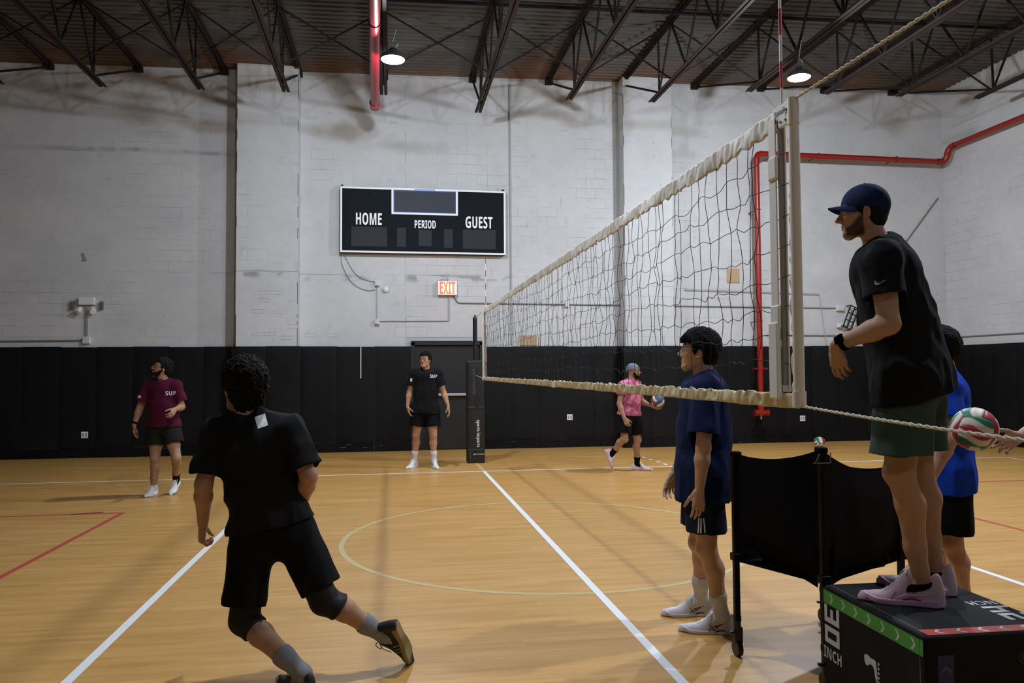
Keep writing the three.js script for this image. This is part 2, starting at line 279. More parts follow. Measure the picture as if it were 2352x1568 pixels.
{
  const w = thing('wall_padding', 'row of black vinyl crash pads along the foot of the long back wall', 'wall padding', [0, 0, WZ + 0.002]);
  const geos = [0, 1, 2, 3].map((s) => padGeo(0.607, 1.84, 0.06, s + 1));
  let k = 0;
  for (const [x0, x1, pz] of [[-12.95, PIL[0][0], 0], [PIL[0][0] - 0.06, PIL[0][1] + 0.06, PD], [PIL[0][1], DOOR[0], 0], [DOOR[1], PIL[1][0], 0], [PIL[1][0] - 0.06, PIL[1][1] + 0.06, PD], [PIL[1][1], 10.55, 0]]) {
    const n = Math.round((x1 - x0) / 0.61), w1 = (x1 - x0) / n;
    for (let i = 0; i < n; i++) {
      const c = x0 + (i + 0.5) * w1, m = part('pad_panel', geos[k++ % 4], padMat, w); m.scale.x = w1 / 0.61; m.position.set(c, 1.1 + ((k * 7) % 5) * 0.003 - 0.006, pz);
      const b = part('base_board', bx(w1 - 0.005, 0.17, 0.045, 0, 0, 0.022), padDark, w); b.position.set(c, 0.085, pz);
    }
    if (pz) for (const x of [x0 + 0.02, x1 - 0.02]) part('return_pad', bx(0.05, 2.02, PD, x, 1.01, PD / 2), padMat, w);
  }
  part('edge_strip', bx(0.02, 0.62, 0.01, -1.98, 1.72, 0.062), M(0xbfc0c2, 0.6), w, 'pale strip in a pad seam');
  for (let i = 0; i < 16; i++) { const x = rr(-8.4, 6), s = rr(0.03, 0.11); if (x > DOOR[0] - 0.4 && x < DOOR[1] + 0.4) continue; const pz = PIL.some(([a, b]) => x > a - 0.1 && x < b + 0.1) ? PD : 0; part('scuff', bx(s, rr(0.008, 0.016), 0.002, x, rr(0.02, 0.15), 0.046 + pz), M(0x4b4844, 0.9), w); }
  const r = thing('wall_padding', 'short run of black vinyl crash pads along the right-hand wall', 'wall padding', [WX - 0.002, 0, WZ + 0.08]);
  for (let i = 0; i < 20; i++) { const m = part('pad_panel', geos[i % 4], padMat, r); m.rotation.y = -Math.PI / 2; m.position.set(0, 1.1, 0.32 + i * 0.61); const b = part('base_board', bx(0.045, 0.17, 0.605, -0.022, 0, 0), padDark, r); b.position.set(0, 0.085, 0.32 + i * 0.61); }
}
{ // exit door in the padding
  const d = new THREE.Group(); d.name = 'door_1'; scene.add(d); tag(d, null, null, null, 'structure'); d.position.set((DOOR[0] + DOOR[1]) / 2, 0, WZ - 0.02);
  const w = DOOR[1] - DOOR[0];
  part('door_frame', [bx(0.07, 2.1, 0.14, -w / 2 + 0.035, 1.05, 0), bx(0.07, 2.1, 0.14, w / 2 - 0.035, 1.05, 0), bx(w, 0.08, 0.14, 0, 2.09, 0)], M(0x0c0c0d, 0.55), d);
  part('door_leaf', bx(w - 0.14, 2.04, 0.05, 0, 1.03, -0.02, 0.006), M(0x0d0d0f, 0.5), d);
  part('push_bar', [bx(0.62, 0.055, 0.05, 0.13, 1.08, 0.06, 0.01), bx(0.06, 0.05, 0.05, -0.14, 1.08, 0.03), bx(0.06, 0.05, 0.05, 0.4, 1.08, 0.03)], M(0xb9bbbd, 0.4, { metalness: 0.4 }), d);
  part('back_panel', bx(w + 0.1, 2.2, 0.04, 0, 1.1, -0.2), padDark, d);
}
// scoreboard
{
  const s = thing('scoreboard', 'wide dark scoreboard with white frame and HOME, PERIOD and GUEST lettering', 'scoreboard', [-2.37, 3.83, WZ]);
  const k = 3.215 / 1437, X = (z) => (z - 85) * k, Y = (z) => (668 - z) * k * 0.99, D = 0.13, W = 3.215, H = 1.275;
  const face = MD(0x171b21, 0.7, 0.15), disp = MD(0x303338, 0.6, 0.2), wf = M(0xf0f2f4, 0.5), blue = M(0x2a49a0, 0.5);
  part('cabinet', bx(W, H, D, W / 2, H / 2, D / 2, 0.012), face, s);
  const fr = (x0, y0, x1, y1, t, name, m, z, p) => part(name, [bx(x1 - x0, t, 0.012, (x0 + x1) / 2, y0 + t / 2, z, 0.004), bx(x1 - x0, t, 0.012, (x0 + x1) / 2, y1 - t / 2, z, 0.004), bx(t, y1 - y0 - 2 * t, 0.012, x0 + t / 2, (y0 + y1) / 2, z, 0.002), bx(t, y1 - y0 - 2 * t, 0.012, x1 - t / 2, (y0 + y1) / 2, z, 0.002)], m, p);
  fr(0, 0, W, H, 0.036, 'frame', wf, D + 0.002, s);
  const cw = part('clock_window', bx(X(1098) - X(520), Y(92) - Y(325), 0.01, (X(1098) + X(520)) / 2, (Y(92) + Y(325)) / 2, D + 0.001), MD(0x40434a, 0.6, 0.2), s);
  fr(X(520), Y(325), X(1098), Y(92), 0.04, 'window_frame', wf, D + 0.005, cw); fr(X(541), Y(305), X(1080), Y(114), 0.014, 'blue_border', blue, D + 0.0035, cw);
  part('maker_plate', bx(0.4, 0.035, 0.004, (X(720) + X(898)) / 2, Y(104), D + 0.013), M(0x8fa6d8, 0.5), cw);
  for (const [a, b, c, e] of [[178, 440, 482, 612], [568, 442, 645, 612], [755, 458, 868, 600], [975, 445, 1052, 612], [1140, 445, 1432, 618]]) part('digit_window', bx(X(c) - X(a), Y(b) - Y(e), 0.006, (X(a) + X(c)) / 2, (Y(b) + Y(e)) / 2, D + 0.001), disp, s);
  const ink = M(0xf2f3f5, 0.5);
  for (const [t, x, y, h, w] of [['HOME', 328, 371, 0.165, 0.49], ['GUEST', 1285, 380, 0.165, 0.535], ['PERIOD', 812, 408, 0.112, 0.41]]) { const g = textShape(t, h / 0.72, 1, 0.003); g.computeBoundingBox(); const q = g.boundingBox.max.x * 2; g.scale(w / q, 1, 1).translate(X(x), Y(y), D); part('lettering', g, ink, s); }
  for (const x of [0.03, W - 0.04]) part('mount', bx(0.045, 0.05, 0.05, x, H + 0.02, D / 2), blackMetal, s);
}
// exit sign
{
  const s = thing('exit_sign', 'white box sign with red glowing EXIT letters on the back wall', 'exit sign', [-0.5, 3.03, WZ]);
  part('housing', bx(0.38, 0.275, 0.07, 0.19, 0.137, 0.06, 0.008), M(0xeef0f2, 0.45), s);
  const g = textShape('EXIT', 0.235, 1, 0.003); g.computeBoundingBox(); g.scale(0.3 / (g.boundingBox.max.x * 2), 1.03, 1).translate(0.19, 0.14, 0.095);
  part('lettering', g, new THREE.MeshStandardMaterial({ color: 0xc83a24, emissive: new THREE.Color(1, 0.13, 0.05), emissiveIntensity: 0.75 }), s);
  part('canopy', bx(0.1, 0.05, 0.06, 0.13, 0.3, 0.04), galv, s); part('stem', cyl([0.2, 0.27, 0.04], [0.2, 0.34, 0.04], 0.012), galv, s);
  const pl = new THREE.PointLight(new THREE.Color(1, 0.13, 0.05), 0.05); pl.position.set(-0.31, 3.17, WZ + 0.16); pl.castShadow = true; scene.add(pl);
}
const wallTube = (name, label, cat, pts, r, mat, group, seg = 24) => { const c = V(...pts[0]); const t = tube(pts.map((p) => V(...p).sub(c)), r, seg, 7); const m = part(name, t, mat, scene); m.position.copy(c); return tag(m, label, cat, group); };
const cz = WZ + 0.018, paintCond = M(0xa9abad, 0.5), conduitDark = M(0x77797b, 0.5);
const straight = (name, label, cat, pts, r, mat, group) => {                  // pipe run with small mitred bends
  const c = V(...pts[0]), out = []; const q = pts.map((p) => V(...p).sub(c));
  const path = new THREE.CurvePath(); let prev = q[0];
  for (let i = 1; i < q.length; i++) { if (i < q.length - 1) { const a = q[i].clone().lerp(q[i - 1], Math.min(0.5, 3.5 * r / q[i].distanceTo(q[i - 1]))), b = q[i].clone().lerp(q[i + 1], Math.min(0.5, 3.5 * r / q[i].distanceTo(q[i + 1]))); path.add(new THREE.LineCurve3(prev, a)); path.add(new THREE.QuadraticBezierCurve3(a, q[i], b)); prev = b; } else path.add(new THREE.LineCurve3(prev, q[i])); }
  const pts2 = []; for (const s of path.curves) { const n = s.isLineCurve3 ? 1 : 6; for (let i = 0; i < n; i++) pts2.push(s.getPoint(i / n)); } pts2.push(q[q.length - 1]);
  for (let i = 0; i < pts2.length - 1; i++) out.push(cyl(pts2[i].toArray(), pts2[i + 1].toArray(), r, 12));
  const m = part(name, out, mat, scene); m.position.copy(c); return tag(m, label, cat, group);
};
straight('conduit', 'thin grey conduit running low to the left from under the emergency light', 'conduit', [[-12.5, 2.08, cz], [-6.97, 2.14, cz]], 0.016, conduitDark);
straight('conduit', 'thin vertical pale conduit between two junction boxes below the scoreboard', 'conduit', [[-1.67, 3.2, cz], [-1.67, 2.52, cz]], 0.009, paintCond);
straight('conduit', 'bent conduit dropping from the exit sign to the lower junction box', 'conduit', [[-0.27, 3.03, cz], [-0.27, 2.53, cz], [-1.63, 2.52, cz]], 0.013, paintCond);
straight('conduit', 'long grey conduit running from the exit sign behind the net to the right', 'conduit', [[-0.2, 3.05, cz], [-0.1, 2.88, cz], [8.0, 2.83, cz]], 0.012, conduitDark);
straight('conduit', 'thin conduit with a curved corner above the net\'s near post', 'conduit', [[4.6, 3.2, cz + 0.03], [7.6, 3.13, cz + 0.03], [7.74, 2.04, cz + 0.03]], 0.01, paintCond);
straight('conduit', 'thin low conduit on the back wall just above the pads at the right', 'conduit', [[6.4, 2.25, cz], [8.6, 2.24, cz]], 0.013, conduitDark);
straight('conduit', 'grey conduit low along the right-hand wall above the pads', 'conduit', [[WX - 0.018, 2.2, WZ + 0.05], [WX - 0.018, 2.2, 8]], 0.014, conduitDark);
straight('conduit', 'tall thin painted pipe running from the roof down beside the scoreboard', 'conduit', [[0.96, 7.3, cz], [0.97, 2.06, cz]], 0.014, paintCond);
wallTube('cable', 'upper thin cable looping from the scoreboard to the junction box', 'cable', [[-2.3, 3.9, cz + 0.09], [-2.27, 3.74, cz], [-2.07, 3.42, cz], [-1.9, 3.32, cz], [-1.7, 3.28, cz]], 0.005, conduitDark);
wallTube('cable', 'lower thin cable looping from the scoreboard to the junction box', 'cable', [[-2.36, 3.84, cz], [-2.34, 3.62, cz], [-2.14, 3.25, cz], [-1.85, 3.11, cz], [-1.7, 3.13, cz]], 0.005, conduitDark);
function jbox(label, x, y, w = 0.085, h = 0.1) { const b = thing('junction_box', label, 'junction box', [x, y, WZ]); part('box', bx(w, h, 0.07, 0, 0, 0.035, 0.006), plastic, b); part('cover', bx(w * 0.9, h * 0.9, 0.006, 0, 0, 0.072), M(0xc9cbcc, 0.45), b); part('screw', [cyl([0, h * 0.3, 0.07], [0, h * 0.3, 0.078], 0.006, 8), cyl([0, -h * 0.3, 0.07], [0, -h * 0.3, 0.078], 0.006, 8)], galv, b); return b; }
jbox('small white junction box with two cables under the scoreboard', -1.67, 3.25); jbox('small white junction box at the conduit corner below the scoreboard', -1.67, 2.5);
jbox('grey junction box under the left emergency light', -6.91, 2.14, 0.12, 0.12); jbox('small box on the conduit behind the net', 2.1, 2.86, 0.08, 0.09);
jbox('white box at the end of the conduit beside the caged light', 8.08, 2.83, 0.17, 0.12);
{ const b = thing('alarm_bell', 'small white wall bell just right of the upper junction box', 'bell', [-1.51, 3.13, WZ]); part('bracket', bx(0.03, 0.09, 0.02, 0.06, 0, 0.01), galv, b); part('gong', new THREE.LatheGeometry([[0, 0.06], [0.03, 0.055], [0.06, 0.03], [0.07, 0]].map((p) => new THREE.Vector2(...p)), 20).rotateX(Math.PI / 2), plastic, b); }
straight('rod', 'thin grey rod leaning diagonally against the wall behind the man on the box', 'rod', [[9.55, 4.12, cz], [10.5, 5.28, cz]], 0.012, M(0x6b6866, 0.5));
// left emergency light
{
  const e = thing('emergency_light', 'white emergency light box with lamp heads on the left of the back wall', 'emergency light', [-6.91, 2.2, WZ]);
  part('case', bx(0.27, 0.14, 0.09, 0, 0.66, 0.045, 0.012), plastic, e); part('pole', bx(0.035, 0.56, 0.03, -0.005, 0.31, 0.02), galv, e);
  for (const s of [-1, 1]) { const h = part('lamp_head', cyl([s * 0.1, 0.53, 0.06], [s * 0.13, 0.46, 0.12], 0.038, 14, 0.055), plastic, e); part('face', cyl([s * 0.13, 0.46, 0.12], [s * 0.133, 0.453, 0.127], 0.05, 14), M(0xf4f4f4, 0.3), h); }
  for (const s of [-1, 1]) part('side_speaker', bx(0.05, 0.15, 0.06, s * 0.25, 0.58, 0.035, 0.006), M(0x5a5c5e, 0.5), e);
}
// caged emergency light, right
{
  const e = thing('emergency_light', 'emergency light in a tilted black wire cage beside the referee\'s elbow', 'emergency light', [8.25, 2.62, WZ]);
  const R = new THREE.Matrix4().makeRotationZ(-0.42), list = [];
  for (const x of [-0.1, 0, 0.1]) list.push(bar([x, -0.24, 0.16], [x, 0.24, 0.16], 0.02, 0.02)); for (const y of [-0.24, -0.08, 0.08, 0.24]) list.push(bar([-0.1, y, 0.16], [0.1, y, 0.16], 0.02, 0.02));
  for (const x of [-0.1, 0.1]) for (const y of [-0.24, 0.24]) list.push(bar([x, y, 0], [x, y, 0.16], 0.018, 0.018));
  const g = merged(list).applyMatrix4(R); part('cage', g, blackMetal, e, 'black wire guard');
  part('lamp_head', [bx(0.12, 0.1, 0.08, -0.2, -0.16, 0.06, 0.02), cyl([-0.14, -0.14, 0.08], [-0.08, -0.12, 0.12], 0.035, 12, 0.05)], plastic, e);
  part('guard_panel', bx(0.2, 0.5, 0.01, -0.28, -0.22, 0.03, 0.004).applyMatrix4(R), new THREE.MeshPhysicalMaterial({ color: 0xffffff, transmission: 1, thickness: 0, roughness: 0.25, ior: 1.4 }), e, 'clear plastic guard');
}
for (const [x, y, l] of [[-6.91, 0.42, 'white double wall outlet in the pads at the far left'], [2.13, 0.6, 'white wall outlet in the pads behind the net'], [7.15, 0.5, 'white wall outlet in the pads under the net\'s near bottom corner']]) {
  const o = thing('wall_outlet', l, 'outlet', [x, y, WZ + 0.06]); part('plate', bx(0.115, 0.115, 0.012, 0, 0, 0.004, 0.003), M(0xe8e9ea, 0.5), o); for (const s of [-1, 1]) part('socket', bx(0.032, 0.066, 0.006, s * 0.026, 0, 0.01), M(0x9b9c9d, 0.5), o);
}
for (const [x, y, w, h, l] of [[1.31, 2.14, 0.34, 0.2, 'tan plywood patch on the wall just above the pads behind the net'], [5.68, 3.5, 0.28, 0.3, 'tan plywood patch higher on the wall left of the red riser']]) { const b = part('plywood_patch', bx(w, h, 0.018, 0, 0, 0, 0.002), M(0xb59a7c, 0.8), scene); b.position.set(x, y, WZ + 0.01); tag(b, l, 'plywood patch'); }
{ const b = thing('wall_clip', 'small grey metal clip on the bare wall above the left emergency light', 'clip', [-6.99, 3.68, WZ]); part('plate', bx(0.05, 0.14, 0.012, 0, 0, 0.004), galv, b); b.children[0].rotation.z = 0.35; part('tooth', bx(0.07, 0.03, 0.03, 0.02, -0.06, 0.012), galv, b); }

// red sprinkler pipes
const red = M(0x8c1d12, 0.32), redDark = M(0x84121f, 0.3);
{
  const p = thing('sprinkler_pipe', 'thick red sprinkler main under the roof, ending over the scoreboard', 'pipe', [-1.68, 6.16, -1.62]);
  part('pipe', cyl([0, 0, 0], [0.32, 0.02, 18], 0.074, 24), redDark, p);
  const cap = part('end_cap', [cyl([0, 0, -0.06], [0, 0, 0.1], 0.094, 20), cyl([0, 0, -0.1], [0, 0, -0.05], 0.05, 12)], redDark, p);
  part('drain_plug', cyl([-0.03, -0.03, -0.14], [-0.02, -0.02, -0.08], 0.03, 8), redDark, cap);
  for (const z of [3.2, 7.4, 11.6, 15.8]) part('hanger', [new THREE.TorusGeometry(0.08, 0.008, 8, 24).translate(z * 0.0178, 0.002 + z * 0.0011, z), cyl([z * 0.0178, 0.09, z], [z * 0.0178, DECK(-1.6) - 6.2, z], 0.006, 8)], steel, p);
}
{
  const z = WZ + 0.4, p = thing('sprinkler_pipe', 'red standpipe rising from the pads and turning along the back wall to the right', 'pipe', [6.05, 0.62, z]);
  part('riser', cyl([0, 0.1, 0], [0, 5.2, 0], 0.058, 20), red, p);
  part('elbow', tube([[0, 5.18, 0], [0.005, 5.27, 0], [0.04, 5.34, 0], [0.12, 5.37, 0]], 0.066, 12, 16), red, p);
  part('branch', cyl([0.1, 5.37, 0], [4.22, 5.37, -0.06], 0.058, 20), red, p);
  part('offset_bend', tube([[4.2, 5.37, -0.06], [4.33, 5.38, -0.05], [4.38, 5.46, 0], [4.38, 5.56, 0.04], [4.4, 5.64, 0.1], [4.4, 5.66, 0.24]], 0.068, 24, 16), red, p);
  part('wall_run', cyl([4.4, 5.66, 0.22], [4.4, 5.7, 14], 0.058, 20), red, p);
  part('flange', [bx(0.29, 0.028, 0.1, 0.0, 0.93, 0), cyl([0, 0.9, 0], [0, 0.96, 0], 0.075, 20)], red, p);
  part('foot_tee', [cyl([0, -0.02, 0], [0, 0.2, 0], 0.072, 18), cyl([-0.13, 0.03, 0.02], [0.13, 0.03, 0.02], 0.055, 16), cyl([-0.15, 0.03, 0.02], [-0.11, 0.03, 0.02], 0.07, 12), cyl([0.11, 0.03, 0.02], [0.15, 0.03, 0.02], 0.07, 12)], red, p);
  part('drain', cyl([0, -0.1, 0], [0, 0, 0], 0.02, 10), galv, p);
  for (const x of [1.4, 3.2]) part('bracket', [new THREE.TorusGeometry(0.064, 0.008, 8, 20).rotateY(Math.PI / 2).translate(x, 5.37, -0.02), bar([x, 5.37, -0.06], [x, 5.37, -0.38], 0.02, 0.02)], red, p);
  for (const y of [1.9, 4.2]) part('bracket', [new THREE.TorusGeometry(0.064, 0.008, 8, 20).rotateX(Math.PI / 2).translate(0, y, 0), bar([0, y, -0.06], [0, y, -0.38], 0.02, 0.02, V(1, 0, 0))], red, p);
}

// ---------------------------------------------------------------- the net
const vinyl = M(0xd8d4c8, 0.55), vinylWhite = M(0xe2e0da, 0.5), vinylYellow = M(0xcdc39c, 0.6), cordMat = M(0x15161a, 0.8), ropeMat = M(0xc9c2b2, 0.9), rodWhite = M(0xe6e4e2, 0.4), rodRed = M(0xb3202e, 0.4);
const NT = 2.485, NB = 1.43, NZ0 = 0.02, NZ1 = 9.24;
function tapeGeo(z0, z1, yTop, h, thick, amp, freq, seed, nseg) {     // folded vinyl tape with puckers along a laced edge
  const P = [], I = [], n = 14;
  for (let i = 0; i <= nseg; i++) {
    const z = lerp(z0, z1, i / nseg), a = Math.abs(noise3(z * freq, seed, 0.5)), b = noise3(z * freq * 0.6, seed + 9, 2.5), gather = Math.pow(Math.abs(Math.sin(z * Math.PI / 0.1)), 6);
    for (let k = 0; k < n; k++) {
      const t = k / n * 2 * Math.PI, c = Math.cos(t), s = Math.sin(t), q = Math.abs(s) ** 0.5 * Math.sign(s), edge = yTop > 2 ? (1 - q) / 2 : (1 + q) / 2;
      const x = thick / 2 * Math.sign(c) * Math.abs(c) ** 0.6 + amp * b * edge + 0.0035 * (1 - 2 * Math.abs(Math.sin(z * 31 + (1 - edge) * 1.1 + 2 * noise3(z * 3, 5, seed)))) * (0.3 + 0.7 * edge) + amp * 0.8 * noise3(z * freq * 2.7, k * 0.7 + seed, 3) * 0.5, y = yTop - h / 2 + q * h / 2 + (edge > 0.5 ? amp * (a - 0.4) * 1.1 + gather * amp * (yTop > 2 ? 0.7 : -0.35) : amp * 0.25 * b);
      P.push(x, y, z);
    }
  }
  for (let i = 0; i < nseg; i++) for (let k = 0; k < n; k++) { const a = i * n + k, b = i * n + (k + 1) % n; I.push(a, b, a + n, b, b + n, a + n); }
  for (const [o, f] of [[0, 1], [nseg * n, -1]]) for (let k = 1; k < n - 1; k++) f > 0 ? I.push(o, o + k + 1, o + k) : I.push(o, o + k, o + k + 1);
  const g = new THREE.BufferGeometry(); g.setAttribute('position', new THREE.Float32BufferAttribute(P, 3)); g.setIndex(I); g.computeVertexNormals();
  // face outwards
  const c = g.attributes.normal, pz = g.attributes.position; let s = 0; for (let i = 0; i < c.count; i++) s += c.getY(i) * (pz.getY(i) - (yTop - h / 2)); if (s < 0) { const ix = g.index.array; for (let i = 0; i < ix.length; i += 3) { const t = ix[i]; ix[i] = ix[i + 1]; ix[i + 1] = t; } g.computeVertexNormals(); }
  return g;
}
{
  const net = thing('volleyball_net', 'black mesh volleyball net with white top tape stretched along the court', 'net');
  part('top_tape', tapeGeo(NZ0, 9.13, NT, 0.078, 0.012, 0.012, 14, 1, 1100), vinyl, net);
  part('bottom_tape', tapeGeo(NZ0, NZ1, NB + 0.015, 0.056, 0.011, 0.011, 17, 4, 1100), vinylYellow, net, 'yellowed gathered bottom tape');
  const knot = part('tape_flap', [bx(0.008, 0.05, 0.12, -0.015, NB - 0.02, 5.2).rotateX(0)], vinylWhite, net);
  // knots of the mesh
  const rows = 9, zs = []; for (let z = 0.11; z < 9.2; z += 0.1) zs.push(z + rr(-0.022, 0.022));
  for (let i = 2; i < zs.length - 1; i++) if (rnd() < 0.22) zs[i] = lerp(zs[i], zs[i - 1], 0.55);
  const top = NT - 0.07, bot = NB, node = zs.map((z, i) => { const c = []; for (let r = 0; r <= rows; r++) { const k = r === 0 || r === rows ? 0.2 : 1; c.push(V(k * rr(-0.012, 0.012), lerp(top, bot, r / rows) + k * (rr(-0.012, 0.012) + 0.014 * Math.sin(z * 2.1 + r)), z + k * (rr(-0.007, 0.007) + 0.02 * noise3(z * 0.8, r * 0.3, 2)))); } return c; });
  node.forEach((c) => { const pts = []; c.forEach((p, r) => { pts.push(p); if (r < rows) pts.push(p.clone().lerp(c[r + 1], 0.5).add(V(rr(-0.004, 0.004), 0, rr(-0.003, 0.003)))); }); part('vertical_cord', tube(pts, 0.0015, 36, 5), cordMat, net); });
  for (let r = 1; r < rows; r++) {
    const pts = [V(0, lerp(top, bot, r / rows), NZ0 + 0.02)];
    node.forEach((c, i) => { const q = i ? node[i - 1][r] : pts[0]; pts.push(q.clone().lerp(c[r], 0.5).add(V(rr(-0.006, 0.006), rr(-0.016, 0.008), rr(-0.006, 0.006)))); pts.push(c[r]); });
    pts.push(V(0, lerp(top, bot, r / rows), NZ1 - 0.01));
    part('horizontal_cord', tube(pts, 0.0015, pts.length * 4, 5), cordMat, net);
  }
  // side bands
  for (const [z, w] of [[9.12, 0.05], [0.16, 0.05]]) {
    part('side_band', [bx(0.006, NT - NB - 0.06, w, -0.012, (NT + NB) / 2, z - 0.006, 0.002), bx(0.006, NT - NB - 0.03, w, 0.012, (NT + NB) / 2, z + 0.02, 0.002)], vinylWhite, net);
    part('band_edge', bx(0.02, NT - NB - 0.08, 0.014, 0.0, (NT + NB) / 2, z + 0.032, 0.004), M(0x7d796e, 0.7), net);
    for (const y of [2.27, 1.72]) part('band_clip', bx(0.03, 0.085, 0.06, -0.006, y, z, 0.006), vinylWhite, net);
    part('pocket', bx(0.02, 0.28, 0.062, -0.018, 1.56, z - 0.004, 0.006), vinylWhite, net);
  }
  for (const z of [NZ1 + 0.008, NZ0 - 0.01]) part('dowel', [cyl([0, NB - 0.03, z], [0, NT - 0.02, z], 0.019, 18), cyl([0, NB - 0.035, z], [0, NB + 0.02, z], 0.023, 18), cyl([0, NT - 0.09, z], [0, NT + 0.005, z], 0.021, 18)], M(0xe4e0d6, 0.5), net);
  const sl = part('lacing', tapeGeo(0, NT - NB - 0.05, 0.03, 0.03, 0.012, 0.012, 18, 7, 120).rotateX(-Math.PI / 2).translate(0, NB + 0.02, NZ1 - 0.0), vinylWhite, net);
  const plate = part('corner_panel', bx(0.012, 0.082, 0.15, -0.004, NT - 0.036, 9.19, 0.003), vinylWhite, net, 'white lettered corner panel');
  part('lettering', textShape('Senoh', 0.021, 0.95).rotateY(-Math.PI / 2).translate(-0.0112, NT - 0.02, 9.17), M(0x3b4148, 0.6), plate);
  part('grommet', [[NT - 0.045, 9.135], [NT - 0.03, 9.225], [NT - 0.058, 9.175], [NT - 0.066, 9.15], [NT - 0.06, 9.21]].map(([y, z], i) => new THREE.TorusGeometry(i < 2 ? 0.007 : 0.0032, i < 2 ? 0.0028 : 0.002, 8, 16).rotateY(Math.PI / 2).translate(-0.012, y, z)), M(0x6f6f6c, 0.3, { metalness: 0.8 }), plate);
  part('end_panel', bx(0.012, 0.08, 0.12, 0, NT - 0.036, 0.06, 0.003), vinylWhite, net);
}
for (const [z, tilt, l] of [[9.135, -0.004, 'red and white striped antenna rising from the net\'s near end'], [0.16, 0.0, 'red and white striped antenna standing at the net\'s far end']]) {
  const a = thing('antenna', l, 'antenna', [0.02, 1.6, z]); a.rotation.x = tilt;
  for (let k = 0; k < 17; k++) part('stripe', new THREE.CylinderGeometry(0.0052, 0.0052, 0.1, 10).translate(0, 0.05 + k * 0.1 - 0.03, 0), k % 2 ? rodWhite : rodRed, a);
}
// posts
function netPost(z, label, padded) {
  const p = thing('net_post', label, 'net post', [0, 0, z]);
  part('pole', cyl([0, 0, 0], [0, 2.44, 0], 0.038, 20), blackMetal, p);
  part('pulley', [bx(0.03, 0.09, 0.05, 0, 2.44, z < 5 ? 0.02 : -0.02, 0.006), cyl([-0.02, 2.45, z < 5 ? 0.03 : -0.03], [0.02, 2.45, z < 5 ? 0.03 : -0.03], 0.022, 14)], M(0x55575a, 0.4, { metalness: 0.6 }), p);
  part('winch', bx(0.07, 0.16, 0.08, 0.03, 1.1, 0, 0.01), blackMetal, p);
  const s = z < 5 ? 1 : -1;
  const pad = part('post_pad', padGeo(0.26, 1.72, 0.06, 9).translate(0, 0.86, 0.06).rotateY(s < 0 ? Math.PI : 0), M(0x121315, 0.5), p);
  part('pad_wing', [bx(0.05, 1.7, 0.2, -0.125, 0.86, 0, 0.02), bx(0.05, 1.7, 0.2, 0.125, 0.86, 0, 0.02), bx(0.26, 1.7, 0.05, 0, 0.86, -0.09 * s, 0.02)], M(0x101113, 0.5), pad);
  part('base_boot', bx(0.29, 0.24, 0.27, 0, 0.12, 0.01 * s, 0.02), M(0x0c0c0e, 0.5), p);
  if (padded) {
    const ink = M(0xd5d7d9, 0.6);
    part('slot', [bx(0.05, 0.36, 0.01, 0.005, 1.4, 0.125), bx(0.05, 0.28, 0.01, 0.02, 1.05, 0.125)], M(0x060607, 0.7), pad);
    part('lettering', textShape('sports imports', 0.055, 0.85, 0.003).rotateZ(-Math.PI / 2).translate(0.03, 0.49, 0.124), ink, pad);
    part('lettering', textShape('sports imports', 0.05, 0.9, 0.003).rotateZ(-Math.PI / 2).translate(-0.03, 1.36, 0.124), M(0x55585b, 0.6), pad);
    part('lettering', textShape('sports imports', 0.02, 0.95, 0.002).translate(0.04, 0.15, 0.145), ink, p);
    part('seam', bx(0.012, 0.17, 0.012, -0.1, 0.12, 0.143, 0.003), M(0x3a3c3f, 0.5), p);
    for (const y of [1.69, 0.93]) part('strap', bx(0.285, 0.035, 0.01, 0, y, 0.122), M(0x2b2c2f, 0.6), pad);
  }
  return p;
}
netPost(-1.2, 'padded black net post standing at the far sideline with white vertical lettering', true);
netPost(10.6, 'padded black net post at the near end of the net, outside the frame', false);
function rope(label, a, b, r, sag) {
  const A = V(...a), B = V(...b), L = A.distanceTo(B), n = Math.max(8, Math.round(L * 60)), list = [], pts = [[], []];
  for (let i = 0; i <= n; i++) { const t = i / n, c = A.clone().lerp(B, t).add(V(0, -sag * 4 * t * (1 - t), 0)); for (const s of [0, 1]) { const w = t * L / 0.03 * Math.PI + s * Math.PI; pts[s].push(c.clone().add(V(Math.cos(w) * r * 0.5, Math.sin(w) * r * 0.5, 0)).sub(A)); } }
  for (const s of [0, 1]) list.push(tube(pts[s], r * 0.62, n, 5));
  const m = part('net_rope', list, ropeMat, scene); m.position.copy(A); return tag(m, label, 'rope');
}
rope('white tension rope running up to the right from the net\'s near top corner', [0, 2.485, 9.25], [0, 2.46, 10.56], 0.0058, 0);
rope('white twisted rope running across the referee from the net\'s bottom corner', [0, 1.4, 9.25], [0, 1.36, 10.56], 0.0055, 0.008);
rope('thin white cord from the net\'s far top corner to the far post', [0, 2.47, 0.01], [0, 2.42, -1.17], 0.004, 0);
rope('thin white cord tying the net\'s far bottom corner to the padded post', [0, 1.42, 0.01], [0, 1.46, -1.06], 0.005, 0);

